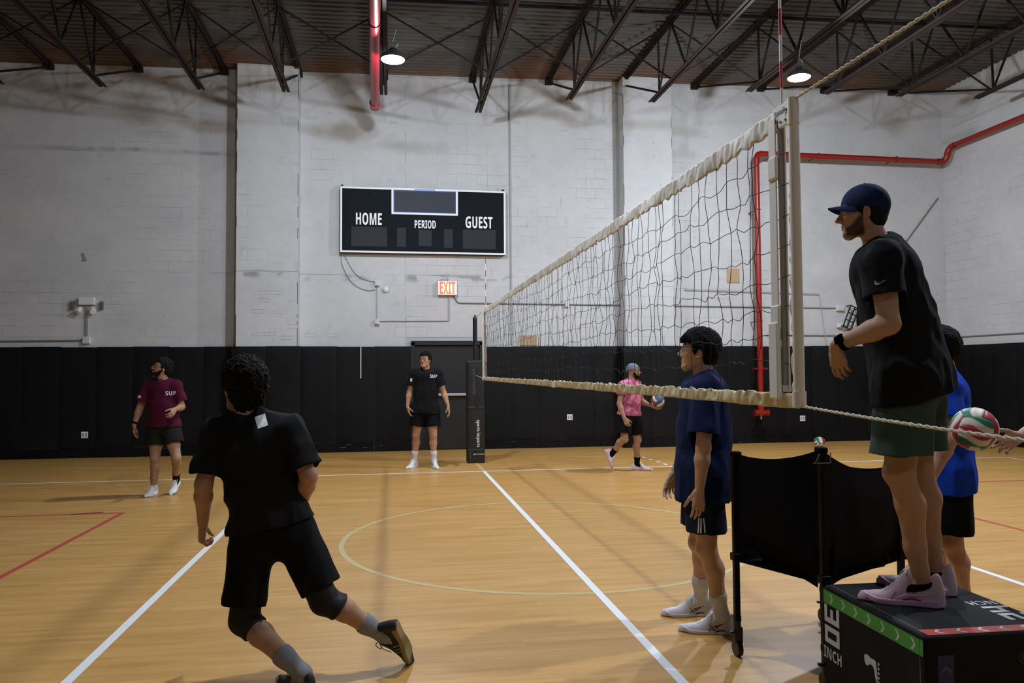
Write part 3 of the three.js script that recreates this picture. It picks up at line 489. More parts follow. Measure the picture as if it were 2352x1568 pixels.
// ---------------------------------------------------------------- balls, cart and box
// eighteen puffy panels of a cube-sphere; paint(face, strip, a, b) gives each point its print
const ballLeather = new THREE.MeshStandardMaterial({ vertexColors: true, roughness: 0.5 });
function makeBall(name, label, group, R, pos, euler, paint) {
  const b = thing(name, label, 'ball', pos, group); b.rotation.set(...euler);
  const F = [[[0, 0, 1], [1, 0, 0], [0, 1, 0]], [[0, 0, -1], [-1, 0, 0], [0, 1, 0]], [[1, 0, 0], [0, 1, 0], [0, 0, 1]], [[-1, 0, 0], [0, 1, 0], [0, 0, -1]], [[0, 1, 0], [0, 0, 1], [1, 0, 0]], [[0, -1, 0], [0, 0, 1], [-1, 0, 0]]];
  F.forEach(([n, u, v], f) => { for (let s = 0; s < 3; s++) {
    const P = [], C = [], I = [], nu = 40, nv = 14;
    for (let j = 0; j <= nv; j++) for (let i = 0; i <= nu; i++) {
      const a = -1 + 2 * i / nu, c = -1 + (2 / 3) * (s + j / nv), ta = Math.tan(a * Math.PI / 4), tc = Math.tan(c * Math.PI / 4);
      const d = V(n[0] + u[0] * ta + v[0] * tc, n[1] + u[1] * ta + v[1] * tc, n[2] + u[2] * ta + v[2] * tc).normalize();
      const e = Math.min(1, Math.min(j / nv, 1 - j / nv) * 5, Math.min(i / nu, 1 - i / nu) * 10), r = R * (0.982 + 0.018 * Math.sqrt(1 - (1 - e) * (1 - e)));
      P.push(d.x * r, d.y * r, d.z * r); const k = paint(f, s, a, c); C.push(k.r, k.g, k.b);
    }
    for (let j = 0; j < nv; j++) for (let i = 0; i < nu; i++) { const q = j * (nu + 1) + i, w = q + nu + 1; I.push(q, q + 1, w + 1, q, w + 1, w); }
    const g = new THREE.BufferGeometry(); g.setAttribute('position', new THREE.Float32BufferAttribute(P, 3)); g.setAttribute('color', new THREE.Float32BufferAttribute(C, 3)); g.setIndex(I); g.computeVertexNormals();
    part('panel', g, ballLeather, b);
  } });
  return b;
}
const cw_ = new THREE.Color(0xd9d2c8), cr_ = new THREE.Color(0xa01f2e), cg_ = new THREE.Color(0x14785a), cb_ = new THREE.Color(0x3a4268), cy_ = new THREE.Color(0xc99a1e), co_ = new THREE.Color(0x86503e);
const band3 = (q, t1, t2, A, B, C) => A.clone().lerp(B, smooth(t1 - 0.05, t1 + 0.05, q)).lerp(C, smooth(t2 - 0.05, t2 + 0.05, q));
const tri = (f, s, a, c) => { const q = Math.abs(c + 0.2 * Math.sin(a * 2.2)); return f < 2 ? band3(q, 0.3 * (1 - a * a * 0.85), 0.68, cr_, cw_, cg_) : f < 4 ? band3(q, 0.24 * (1.1 - a * a), 0.64, cg_, cw_, cr_) : band3(q, 0.34, 2, cw_, c > 0 ? cr_ : cg_, cg_); };
const blueBall = (f, s, a, c) => { const q = c + 0.2 * Math.sin(a * 2.4); return band3(Math.abs(q), 0.2, 3, cw_, (f + (q > 0 ? 1 : 0)) % 2 ? cb_ : co_, cb_); };
const yellowBall = (f, s) => (f % 2 === 0 ? cy_ : s === 1 ? co_ : cy_);
makeBall('volleyball', 'red, green and white volleyball in the air by the reaching hand', 'volleyballs', 0.104, [1.363, 1.235, 8.432], [0.15, -0.62, -0.12], tri);
makeBall('volleyball', 'small dark blue and orange volleyball held by the man in pink', 'volleyballs', 0.104, [2.613, 1.057, 0.497], [0.4, 0.2, 0.9], blueBall);
makeBall('volleyball', 'red and white volleyball lying on the far floor behind the ball cart', 'volleyballs', 0.104, [6.86, 0.108, -2.2], [0.9, 0.3, 0.2], tri);
const cartBalls = [];
{
  const first = makeBall('volleyball', 'yellow volleyball showing through the gap under the cart\'s front corner', 'volleyballs', 0.104, [0.8, 0.59, 8.07], [0.4, 0.3, 0], yellowBall);
  for (const [x, y, z, l] of [[0.63, 0.575, 7.9, 'yellow and orange volleyball low in the black cart, nearer the net'], [0.9, 0.575, 7.82, 'yellow volleyball deep inside the black ball cart']]) { const c = first.clone(); c.name = numbered('volleyball'); c.position.set(x, y, z); c.rotation.set(x * 5, z, 0.4); c.userData = { label: l, category: 'ball', group: 'volleyballs' }; scene.add(c); }
}
// ball cart
{
  const c = thing('ball_cart', 'black fabric folding ball cart on four legs beside the box', 'ball cart', [0.81, 0, 7.89]), o = V(0.81, 0, 7.89);
  const nylon = MD(0x08080a, 0.9, 0.15), tubeM = MD(0x0b0b0c, 0.5, 0.3);
  const Lc = V(0.42, 1.085, 7.82).sub(o), F = V(0.632, 1.15, 8.318).sub(o), R = V(1.3, 1.02, 7.95).sub(o), B = V(1.165, 1.0, 7.41).sub(o);
  const sheet = (a, b, sag, bottom, bulge, name) => {
    const nu = 40, nv = 22, P = [], I = []; const d = b.clone().sub(a).setY(0).normalize(), nn = V(-d.z, 0, d.x); if (nn.dot(a.clone().add(b).setY(0)) < 0) nn.negate();
    for (const t of [0.002, -0.002]) for (let j = 0; j <= nv; j++) for (let i = 0; i <= nu; i++) {
      const u = i / nu, v = j / nv, yT = lerp(a.y, b.y, u) - sag * Math.pow(4 * u * (1 - u), 0.8), yB = bottom(u), y = lerp(yT, yB, v), p = a.clone().lerp(b, u);
      const bl = bulge * 4 * u * (1 - u) * Math.sin(Math.PI * Math.min(1, v * 0.9 + 0.1)) + 0.006 * noise3(u * 5, v * 4, bulge * 100) * 4 * u * (1 - u) - (v > 0.8 ? (v - 0.8) * 0.35 * 4 * u * (1 - u) : 0);
      P.push(p.x + nn.x * (bl + t), y, p.z + nn.z * (bl + t));
    }
    const N = (nu + 1) * (nv + 1);
    for (let j = 0; j < nv; j++) for (let i = 0; i < nu; i++) { const q = j * (nu + 1) + i, w = q + nu + 1; I.push(q, w, q + 1, q + 1, w, w + 1, N + q, N + q + 1, N + w, N + q + 1, N + w + 1, N + w); }
    const edge = (q, w) => I.push(q, w, N + q, w, N + w, N + q); for (let i = 0; i < nu; i++) { edge(i, i + 1); edge(nv * (nu + 1) + i + 1, nv * (nu + 1) + i); }
    const g = new THREE.BufferGeometry(); g.setAttribute('position', new THREE.Float32BufferAttribute(P, 3)); g.setIndex(I); const h = g.toNonIndexed(); h.computeVertexNormals();
    return part(name, h, nylon, c);
  };
  sheet(Lc, F, 0.045, (u) => u < 0.07 ? 0.6 : u < 0.24 ? lerp(0.6, 0.565, u / 0.24) : u > 0.9 ? 0.575 : lerp(0.52, 0.47, (u - 0.24) / 0.66), 0.012, 'fabric_panel');
  sheet(F, R, 0.075, (u) => u < 0.12 ? 0.575 : u > 0.86 ? 0.53 : lerp(0.46, 0.48, u), 0.012, 'fabric_panel');
  sheet(R, B, 0.05, () => 0.5, 0.01, 'fabric_panel'); sheet(B, Lc, 0.05, () => 0.5, 0.01, 'fabric_panel');
  const fl = new THREE.BufferGeometry(); { const P = [], I = [], n = 12; for (let j = 0; j <= n; j++) for (let i = 0; i <= n; i++) { const u = i / n, v = j / n, a = Lc.clone().lerp(F, u), b = B.clone().lerp(R, u), p = a.lerp(b, v); P.push(p.x, 0.5 - 0.05 * Math.sin(Math.PI * u) * Math.sin(Math.PI * v), p.z); } for (let j = 0; j < n; j++) for (let i = 0; i < n; i++) { const q = j * (n + 1) + i, w = q + n + 1; I.push(q, q + 1, w, q + 1, w + 1, w); } fl.setAttribute('position', new THREE.Float32BufferAttribute(P, 3)); fl.setIndex(I); fl.computeVertexNormals(); }
  part('fabric_floor', fl, nylon, c);
  for (const k of [Lc, F, R, B]) {
    const inw = V(-k.x, 0, -k.z).normalize(), l = part('leg', [bx(0.03, k.y - 0.2, 0.03, k.x, (k.y + 0.2) / 2 - 0.02, k.z, 0.003), bx(0.034, 0.03, 0.034, k.x, 0.2, k.z, 0.003)], tubeM, c);
    part('collar', [bx(0.05, 0.04, 0.05, k.x, 0.525, k.z, 0.006), bx(0.03, 0.045, 0.03, k.x + inw.x * 0.03, 0.52, k.z + inw.z * 0.03, 0.004)], tubeM, l);
    part('caster', [cyl([k.x, 0.1, k.z], [k.x, 0.19, k.z], 0.02, 12), bx(0.045, 0.09, 0.03, k.x + 0.005, 0.11, k.z, 0.008), cyl([k.x - 0.014, 0.043, k.z], [k.x + 0.014, 0.043, k.z], 0.043, 20), bx(0.03, 0.012, 0.018, k.x - 0.03, 0.13, k.z + 0.01)], M(0x0b0b0c, 0.4), l);
    part('strut', bar([k.x, 0.52, k.z], [k.x + inw.x * 0.1, 0.62, k.z + inw.z * 0.1], 0.022, 0.014), tubeM, l);
    part('corner_cap', bx(0.05, 0.03, 0.05, k.x + inw.x * 0.008, k.y - 0.012, k.z + inw.z * 0.008, 0.01), nylon, l);
  }
  part('handle_loop', [bar([F.x - 0.06, F.y - 0.07, F.z + 0.028], [F.x + 0.03, F.y - 0.07, F.z + 0.028], 0.006, 0.004), bar([F.x + 0.03, F.y - 0.07, F.z + 0.028], [F.x + 0.03, F.y - 0.02, F.z + 0.028], 0.004, 0.004, V(1, 0, 0)), bar([F.x - 0.05, F.y - 0.07, F.z + 0.028], [F.x - 0.025, F.y - 0.025, F.z + 0.028], 0.003, 0.003, V(1, 0, 0))], M(0x77797c, 0.6), c, 'grey webbing loop');
}
// plyometric box
{
  const x0 = 0.612, z0 = 8.335, W = 0.61, H = 0.508, D = 0.735, b = thing('plyo_box', 'black plyometric jump box with green, red and blue arrow bands', 'jump box', [x0, 0, z0], undefined, -0.027);
  part('body', bx(W, H, D, W / 2, H / 2, D / 2, 0.016), MD(0x131416, 0.8, 0.3), b);
  const grey = M(0xb9bbbd, 0.7), green = M(0x3d8a33, 0.7), redB = M(0xb03a30, 0.7), blueB = M(0x1c2a55, 0.7), pale = M(0xa9b3a4, 0.7);
  // local frames on three faces: left (faces -x), top, front (faces +z); s along the face, t up, e = lift
  const onLeft = (g, s, t, e = 0.001) => g.rotateY(-Math.PI / 2).translate(-e, t, s);
  const onTop = (g, s, t, e = 0.001) => g.rotateX(-Math.PI / 2).translate(s, H + e, t);
  const onFront = (g, s, t, e = 0.001) => g.translate(s, t, D + e);
  const poly = (pts) => new THREE.ShapeGeometry(new THREE.Shape(pts.map((p) => new THREE.Vector2(...p))));
  const chev = (w, h, t) => poly([[-w / 2, h / 2], [-w / 2 + t, h / 2], [w / 2, 0], [-w / 2 + t, -h / 2], [-w / 2, -h / 2], [w / 2 - t, 0]]);
  const rect = (w, h) => new THREE.PlaneGeometry(w, h);
  const gb = part('green_band', onLeft(rect(0.715, 0.062), 0.368, 0.459), green, b);
  for (const k of [0, 1, 2, 3, 4, 5, 6]) part('chevron', onLeft(chev(0.032, 0.044, 0.014), 0.08 + k * 0.098, 0.459, 0.0018), pale, gb);
  const rb = part('red_band', onTop(rect(0.57, 0.062), 0.31, D - 0.043), redB, b);
  for (const k of [0, 1, 2, 3, 4, 5]) part('chevron', onTop(chev(0.036, 0.046, 0.014).rotateZ(Math.PI), 0.09 + k * 0.092, D - 0.043, 0.0018), grey, rb);
  const bb = part('blue_band', onFront(rect(0.066, 0.4), 0.085, 0.235), blueB, b);
  for (const k of [0, 1, 2, 3]) part('chevron', onFront(chev(0.034, 0.044, 0.014).rotateZ(Math.PI / 2), 0.085, 0.38 - k * 0.1, 0.0018), M(0x4a525f, 0.7), bb);
  // number lock-ups: digits turned a quarter turn and stacked, INCH upright beneath
  const seg = { 2: [[0, 1, 1, 1], [1, 0.5, 1, 1], [0, 0.5, 1, 0.5], [0, 0, 0, 0.5], [0, 0, 1, 0]], 3: [[0, 1, 1, 1], [1, 0, 1, 1], [0.25, 0.5, 1, 0.5], [0, 0, 1, 0]], 0: [[0, 0, 1, 0], [0, 1, 1, 1], [0, 0, 0, 1], [1, 0, 1, 1]], 4: [[0, 0.45, 0, 1], [0, 0.45, 1, 0.45], [1, 0, 1, 1]] };
  const digit = (d, w, h, t) => mergeGeometries(seg[d].map(([a, q, c, e], i) => rect(Math.abs(c - a) * w + t, Math.abs(e - q) * h + t).translate((a + c) / 2 * w - w / 2, (q + e) / 2 * h - h / 2, i * 0.00025)));
  const lockup = (d1, d2) => mergeGeometries([digit(d1, 0.055, 0.1, 0.024).rotateZ(-Math.PI / 2).translate(0, 0.1, 0), digit(d2, 0.055, 0.1, 0.024).rotateZ(-Math.PI / 2).translate(0, 0.005, 0), (() => { const g = textShape('INCH', 0.052, 0.86).toNonIndexed(); return g; })().translate(0, -0.083, 0)].map((g) => { const q = g.index ? g.toNonIndexed() : g; return q; }));
  part('lettering', onLeft(lockup(3, 0), 0.08, 0.285, 0.0012), grey, b);
  part('lettering', onTop(lockup(2, 4).rotateZ(-Math.PI).rotateZ(0), 0.535, 0.465, 0.0012), grey, b);
  part('lettering', onFront(lockup(2, 0), 0.5, 0.12, 0.0012), M(0x3a3c40, 0.7), b);
  const foot = new THREE.Shape(); foot.moveTo(-0.04, 0.02); foot.bezierCurveTo(-0.045, 0.045, -0.01, 0.045, 0.0, 0.038); foot.bezierCurveTo(0.02, 0.032, 0.035, 0.045, 0.045, 0.03); foot.bezierCurveTo(0.05, 0.0, 0.055, -0.03, 0.05, -0.05); foot.bezierCurveTo(0.04, -0.055, 0.035, -0.03, 0.03, -0.005); foot.bezierCurveTo(0.02, 0.015, 0.0, 0.012, -0.01, 0.0); foot.bezierCurveTo(-0.025, -0.012, -0.04, 0.0, -0.04, 0.02);
  part('foot_mark', [onLeft(new THREE.ShapeGeometry(foot, 8), 0.375, 0.265, 0.0012), ...[0, 1, 2, 3, 4].map((k) => onLeft(new THREE.CircleGeometry(0.0065, 10), 0.375 + 0.062 - k * 0.0005, 0.265 + 0.03 - k * 0.019, 0.0012))], grey, b);
  part('round_logo', [onFront(new THREE.RingGeometry(0.021, 0.024, 32), 0.415, 0.41), onFront(textShape('R', 0.026, 1), 0.415, 0.41)], M(0x35363a, 0.7), b);
  part('seam', [bx(0.004, 0.002, D - 0.04, 0.03, H, D / 2), bx(0.002, H - 0.04, 0.004, 0, H / 2, D - 0.03)], M(0x4a4d4a, 0.7), b);
}

// ---------------------------------------------------------------- people: signed-distance bodies, meshed with surface nets
const sq = Math.sqrt;
// f(x,y,z) -> distance; meshed inside the box lo..hi with the given cell; col(x,y,z) -> [r,g,b] for vertex colours
function meshField(f, lo, hi, cell, col, slack = 1.25) {
  const B = 4, nx = Math.ceil((hi[0] - lo[0]) / cell / B) * B, ny = Math.ceil((hi[1] - lo[1]) / cell / B) * B, nz = Math.ceil((hi[2] - lo[2]) / cell / B) * B;
  const X = nx + 1, Y = ny + 1, Z = nz + 1, val = new Float32Array(X * Y * Z).fill(1e3), done = new Uint8Array(X * Y * Z), id = (i, j, k) => (k * Y + j) * X + i;
  const reach = B * cell * 0.5 * 1.74 * slack + 0.012, act = [];
  for (let k = 0; k < nz; k += B) for (let j = 0; j < ny; j += B) for (let i = 0; i < nx; i += B) {
    const d = f(lo[0] + (i + B / 2) * cell, lo[1] + (j + B / 2) * cell, lo[2] + (k + B / 2) * cell);
    if (Math.abs(d) > reach) { if (d < 0) for (let c = 0; c <= B; c++) for (let b = 0; b <= B; b++) for (let a = 0; a <= B; a++) { const q = id(i + a, j + b, k + c); if (!done[q]) val[q] = -1e3; } continue; }
    act.push([i, j, k]);
    for (let c = 0; c <= B; c++) for (let b = 0; b <= B; b++) for (let a = 0; a <= B; a++) { const q = id(i + a, j + b, k + c); if (!done[q]) { val[q] = f(lo[0] + (i + a) * cell, lo[1] + (j + b) * cell, lo[2] + (k + c) * cell); done[q] = 1; } }
  }
  const vid = new Int32Array(nx * ny * nz).fill(-1), cid = (i, j, k) => (k * ny + j) * nx + i, P = [], I = [];
  const E = [[0, 1], [2, 3], [4, 5], [6, 7], [0, 2], [1, 3], [4, 6], [5, 7], [0, 4], [1, 5], [2, 6], [3, 7]], v = new Float64Array(8);
  for (const [bi, bj, bk] of act) for (let c = 0; c < B; c++) for (let b = 0; b < B; b++) for (let a = 0; a < B; a++) {
    const i = bi + a, j = bj + b, k = bk + c; let m = 0;
    for (let q = 0; q < 8; q++) { v[q] = val[id(i + (q & 1), j + ((q >> 1) & 1), k + (q >> 2))]; if (v[q] < 0) m |= 1 << q; }
    if (m === 0 || m === 255) continue;
    let sx = 0, sy = 0, sz = 0, n = 0;
    for (const [p, q] of E) if ((v[p] < 0) !== (v[q] < 0)) { let t = v[p] / (v[p] - v[q]); if (!(t >= 0 && t <= 1)) t = 0.5; sx += lerp(p & 1, q & 1, t); sy += lerp((p >> 1) & 1, (q >> 1) & 1, t); sz += lerp(p >> 2, q >> 2, t); n++; }
    vid[cid(i, j, k)] = P.length / 3; P.push(lo[0] + (i + sx / n) * cell, lo[1] + (j + sy / n) * cell, lo[2] + (k + sz / n) * cell);
  }
  const quad = (a, b, c, d, flip) => { if (a < 0 || b < 0 || c < 0 || d < 0) return; flip ? I.push(a, c, b, a, d, c) : I.push(a, b, c, a, c, d); };
  for (const [bi, bj, bk] of act) for (let c = 0; c < B; c++) for (let b = 0; b < B; b++) for (let a = 0; a < B; a++) {
    const i = bi + a, j = bj + b, k = bk + c, s = val[id(i, j, k)] < 0;
    if (j > 0 && k > 0 && s !== val[id(i + 1, j, k)] < 0) quad(vid[cid(i, j - 1, k - 1)], vid[cid(i, j, k - 1)], vid[cid(i, j, k)], vid[cid(i, j - 1, k)], !s);
    if (i > 0 && k > 0 && s !== val[id(i, j + 1, k)] < 0) quad(vid[cid(i - 1, j, k - 1)], vid[cid(i, j, k - 1)], vid[cid(i, j, k)], vid[cid(i - 1, j, k)], s);
    if (i > 0 && j > 0 && s !== val[id(i, j, k + 1)] < 0) quad(vid[cid(i - 1, j - 1, k)], vid[cid(i, j - 1, k)], vid[cid(i, j, k)], vid[cid(i - 1, j, k)], !s);
  }
  const n = P.length / 3, N = new Float32Array(n * 3), C = col ? new Float32Array(n * 3) : null, h = cell * 0.6;
  for (let q = 0; q < n; q++) {
    const x = P[q * 3], y = P[q * 3 + 1], z = P[q * 3 + 2]; let gx = f(x + h, y, z) - f(x - h, y, z), gy = f(x, y + h, z) - f(x, y - h, z), gz = f(x, y, z + h) - f(x, y, z - h); const l = Math.hypot(gx, gy, gz) || 1;
    N[q * 3] = gx / l; N[q * 3 + 1] = gy / l; N[q * 3 + 2] = gz / l;
    if (C) { const r = col(x, y, z); C[q * 3] = r[0]; C[q * 3 + 1] = r[1]; C[q * 3 + 2] = r[2]; }
  }
  const g = new THREE.BufferGeometry(); g.setAttribute('position', new THREE.Float32BufferAttribute(P, 3)); g.setAttribute('normal', new THREE.BufferAttribute(N, 3)); if (C) g.setAttribute('color', new THREE.BufferAttribute(C, 3));
  g.setIndex(I); return g;
}
const smin = (a, b, k) => { const h = k - Math.abs(a - b); return h > 0 ? Math.min(a, b) - h * h / (4 * k) : Math.min(a, b); };
const smax = (a, b, k) => -smin(-a, -b, k);
function cap(a, b, r1, r2 = r1) {                       // tapered capsule
  const ax = a.x, ay = a.y, az = a.z, bx_ = b.x - ax, by = b.y - ay, bz = b.z - az, L2 = bx_ * bx_ + by * by + bz * bz || 1e-9, dr = r2 - r1;
  return (x, y, z) => { const px = x - ax, py = y - ay, pz = z - az; let t = (px * bx_ + py * by + pz * bz) / L2; t = t < 0 ? 0 : t > 1 ? 1 : t; const dx = px - t * bx_, dy = py - t * by, dz = pz - t * bz; return sq(dx * dx + dy * dy + dz * dz) - r1 - dr * t; };
}
function ell(c, r, X, Y, Z) {                            // ellipsoid; optional axes
  const cx = c.x, cy = c.y, cz_ = c.z, [a, b, e] = r;
  return (x, y, z) => { let px = x - cx, py = y - cy, pz = z - cz_; if (X) { const q = px * X.x + py * X.y + pz * X.z, w = px * Y.x + py * Y.y + pz * Y.z, s = px * Z.x + py * Z.y + pz * Z.z; px = q; py = w; pz = s; } const k0 = sq((px / a) ** 2 + (py / b) ** 2 + (pz / e) ** 2), k1 = sq((px / (a * a)) ** 2 + (py / (b * b)) ** 2 + (pz / (e * e)) ** 2); return k1 < 1e-9 ? -Math.min(a, b, e) : k0 * (k0 - 1) / k1; };
}
// elliptic tapered capsule: side half-width and depth half-width at each end
function ecap(a, b, side, w1, d1, w2, d2) {
  const u = b.clone().sub(a), L = u.length(); u.divideScalar(L); const s = side.clone().addScaledVector(u, -side.dot(u)).normalize(), t = V(0, 0, 0).crossVectors(u, s);
  return (x, y, z) => { const px = x - a.x, py = y - a.y, pz = z - a.z, h = px * u.x + py * u.y + pz * u.z, k = h < 0 ? 0 : h > L ? 1 : h / L, e = h - k * L, w = w1 + (w2 - w1) * k, d = d1 + (d2 - d1) * k, ps = px * s.x + py * s.y + pz * s.z, pt = px * t.x + py * t.y + pz * t.z, m = Math.min(w, d);
    const q = sq((ps / w) ** 2 + (pt / d) ** 2 + (e / m) ** 2), g = sq((ps / (w * w)) ** 2 + (pt / (d * d)) ** 2 + (e / (m * m)) ** 2); return g < 1e-9 ? -m : q * (q - 1) / g; };
}
const uni = (list, k) => (x, y, z) => { let d = list[0](x, y, z); for (let i = 1; i < list.length; i++) d = smin(d, list[i](x, y, z), k); return d; };
const half = (p, n) => (x, y, z) => (x - p.x) * n.x + (y - p.y) * n.y + (z - p.z) * n.z;   // positive on the side n points to
const between = (a, b, t) => a.clone().lerp(b, t);
const bounds = (pts, pad) => [[0, 1, 2].map((i) => Math.min(...pts.map((p) => p.getComponent(i))) - pad), [0, 1, 2].map((i) => Math.max(...pts.map((p) => p.getComponent(i))) + pad)];

// the head in its own frame: x to its left, y up, z forward, origin between the ears; returns the field and its colouring
function headField(o = {}) {
  const j = o.jaw ?? 1, ns = o.nose ?? 1;
  const soft = uni([ell(V(0, 0.034, -0.016), [0.076, 0.09, 0.097]), ell(V(0, 0.012, 0.03), [0.065, 0.075, 0.06]), ell(V(0, -0.045, 0.03), [0.056 * j, 0.062, 0.058]), cap(V(0.05 * j, -0.05, -0.005), V(0.015, -0.098, 0.062), 0.02, 0.016), cap(V(-0.05 * j, -0.05, -0.005), V(-0.015, -0.098, 0.062), 0.02, 0.016), cap(V(-0.008, -0.099, 0.07), V(0.008, -0.099, 0.07), 0.016)], 0.03);
  const bones = uni([cap(V(-0.034, 0.024, 0.074), V(0.034, 0.024, 0.074), 0.0125), cap(V(0.045, -0.02, 0.054), V(0.055, -0.012, 0.03), 0.016), cap(V(-0.045, -0.02, 0.054), V(-0.055, -0.012, 0.03), 0.016)], 0.015);
  const nose = uni([cap(V(0, 0.016, 0.083), V(0, -0.026, 0.104 + 0.006 * ns), 0.0075, 0.0095), cap(V(0.01, -0.033, 0.093), V(-0.01, -0.033, 0.093), 0.009), cap(V(0, -0.034, 0.09), V(0, -0.028, 0.108 + 0.006 * ns), 0.008)], 0.008);
  const lips = uni([cap(V(-0.019, -0.06, 0.079), V(0, -0.057, 0.0915), 0.0055), cap(V(0.019, -0.06, 0.079), V(0, -0.057, 0.0915), 0.0055), cap(V(-0.016, -0.0685, 0.079), V(0, -0.07, 0.0895), 0.006), cap(V(0.016, -0.0685, 0.079), V(0, -0.07, 0.0895), 0.006)], 0.004);
  const mound = ell(V(0, -0.062, 0.07), [0.03, 0.022, 0.018]);
  const sockets = [V(0.031, 0.003, 0.098), V(-0.031, 0.003, 0.098)].map((c) => cap(c, c, 0.0185)), eyes = [V(0.031, 0.002, 0.0755), V(-0.031, 0.002, 0.0755)].map((c) => cap(c, c, 0.0118)), lids = [V(0.031, 0.006, 0.0735), V(-0.031, 0.006, 0.0735)].map((c) => ell(c, [0.0145, 0.0095, 0.0135]));
  const ears = [1, -1].map((s) => { const X = V(s * 0.92, 0, -0.4), Y = V(0, 1, 0), Z = V(0.4 * s, 0, 0.92); return [ell(V(s * 0.08, -0.008, -0.012), [0.0085, 0.031, 0.0185], X, Y, Z), ell(V(s * 0.089, -0.004, -0.007), [0.0085, 0.02, 0.0105], X, Y, Z), cap(V(s * 0.076, -0.035, -0.003), V(s * 0.076, -0.03, -0.004), 0.008)]; });
  const neck = cap(V(0, -0.06, -0.03), V(0, -0.13, -0.045), 0.052, 0.054);
  const f = (x, y, z) => {
    let d = smin(soft(x, y, z), bones(x, y, z), 0.018); d = smin(d, mound(x, y, z), 0.014); d = smin(d, nose(x, y, z), 0.01);
    if (z > 0.05 && y > -0.05 && y < 0.05) { for (const s of sockets) d = smax(d, -s(x, y, z), 0.012); for (const e of lids) d = smin(d, e(x, y, z), 0.006); for (const e of eyes) d = Math.min(d, e(x, y, z)); }
    if (z > 0.05 && y < -0.03) d = smin(d, lips(x, y, z), 0.004);
    if (Math.abs(x) > 0.055) { const e = ears[x > 0 ? 0 : 1]; let q = smin(e[0](x, y, z), e[2](x, y, z), 0.01); q = smax(q, -e[1](x, y, z), 0.004); d = smin(d, q, 0.006); }
    return smin(d, neck(x, y, z), 0.025);
  };
  const skin = o.skin, lip = o.lip ?? [skin[0] * 0.8, skin[1] * 0.58, skin[2] * 0.6], brow = o.brow ?? [0.02, 0.014, 0.012];
  const color = (x, y, z) => {
    if (eyes[0](x, y, z) < 0.0012 || eyes[1](x, y, z) < 0.0012) { const dx = Math.abs(x) - 0.031, dy = y - 0.002; if (Math.abs(dy) < 0.0075) return Math.hypot(dx, dy) < 0.0055 ? [0.02, 0.012, 0.008] : [0.5, 0.48, 0.46]; return [skin[0] * 0.7, skin[1] * 0.65, skin[2] * 0.62]; }
    if (lips(x, y, z) < 0.0015 && Math.abs(x) < 0.024) return lip;
    const bx0 = Math.abs(x); if (z > 0.05 && bx0 > 0.012 && bx0 < 0.052 && Math.abs(y - (0.031 + 0.005 * Math.sin((bx0 - 0.012) * 60))) < 0.0042) return brow;
    if (o.beardTone) { const top = z < 0.012 ? 0.0 : lerp(-0.016, -0.062, smooth(0.012, 0.07, z)); let m = smooth(0.008, -0.012, y - top) * smooth(-0.118, -0.1, y) * smooth(-0.004, 0.012, z + Math.min(0, y + 0.05) * -0.12); const mo = Math.hypot(x / 0.027, (y + 0.0645) / 0.0165); m *= smooth(0.9, 1.35, mo); m *= 1 - 0.45 * smooth(0.072, 0.086, z); const mu = smooth(0.013, 0.006, Math.hypot(Math.max(0, Math.abs(x) - 0.016), y + 0.05)) * smooth(0.07, 0.08, z) * 0.55; m = Math.max(m, mu) * (0.95 + 0.05 * noise3(x * 260, y * 260, z * 260)); if (m > 0.02) return [0, 1, 2].map((i) => lerp(skin[i], o.beardTone[i], m)); }
    if (o.stubble && y < -0.045 && z > -0.01 && y > -0.12) return [skin[0] * (1 - o.stubble), skin[1] * (1 - o.stubble), skin[2] * (1 - o.stubble)];
    const n = 1 + 0.05 * noise3(x * 60, y * 60, z * 60), warm = Math.exp(-((Math.abs(x) - 0.04) ** 2 + (y + 0.02) ** 2 + (z - 0.07) ** 2) / 0.0006) * 0.08; if (Math.abs(x) > 0.077 && z < 0.03 && y > -0.05 && y < 0.035) return [skin[0] * n * 1.12, skin[1] * n * 0.84, skin[2] * n * 0.82]; return [skin[0] * n * (1 + warm), skin[1] * n, skin[2] * n];
  };
  return { f, color };
}
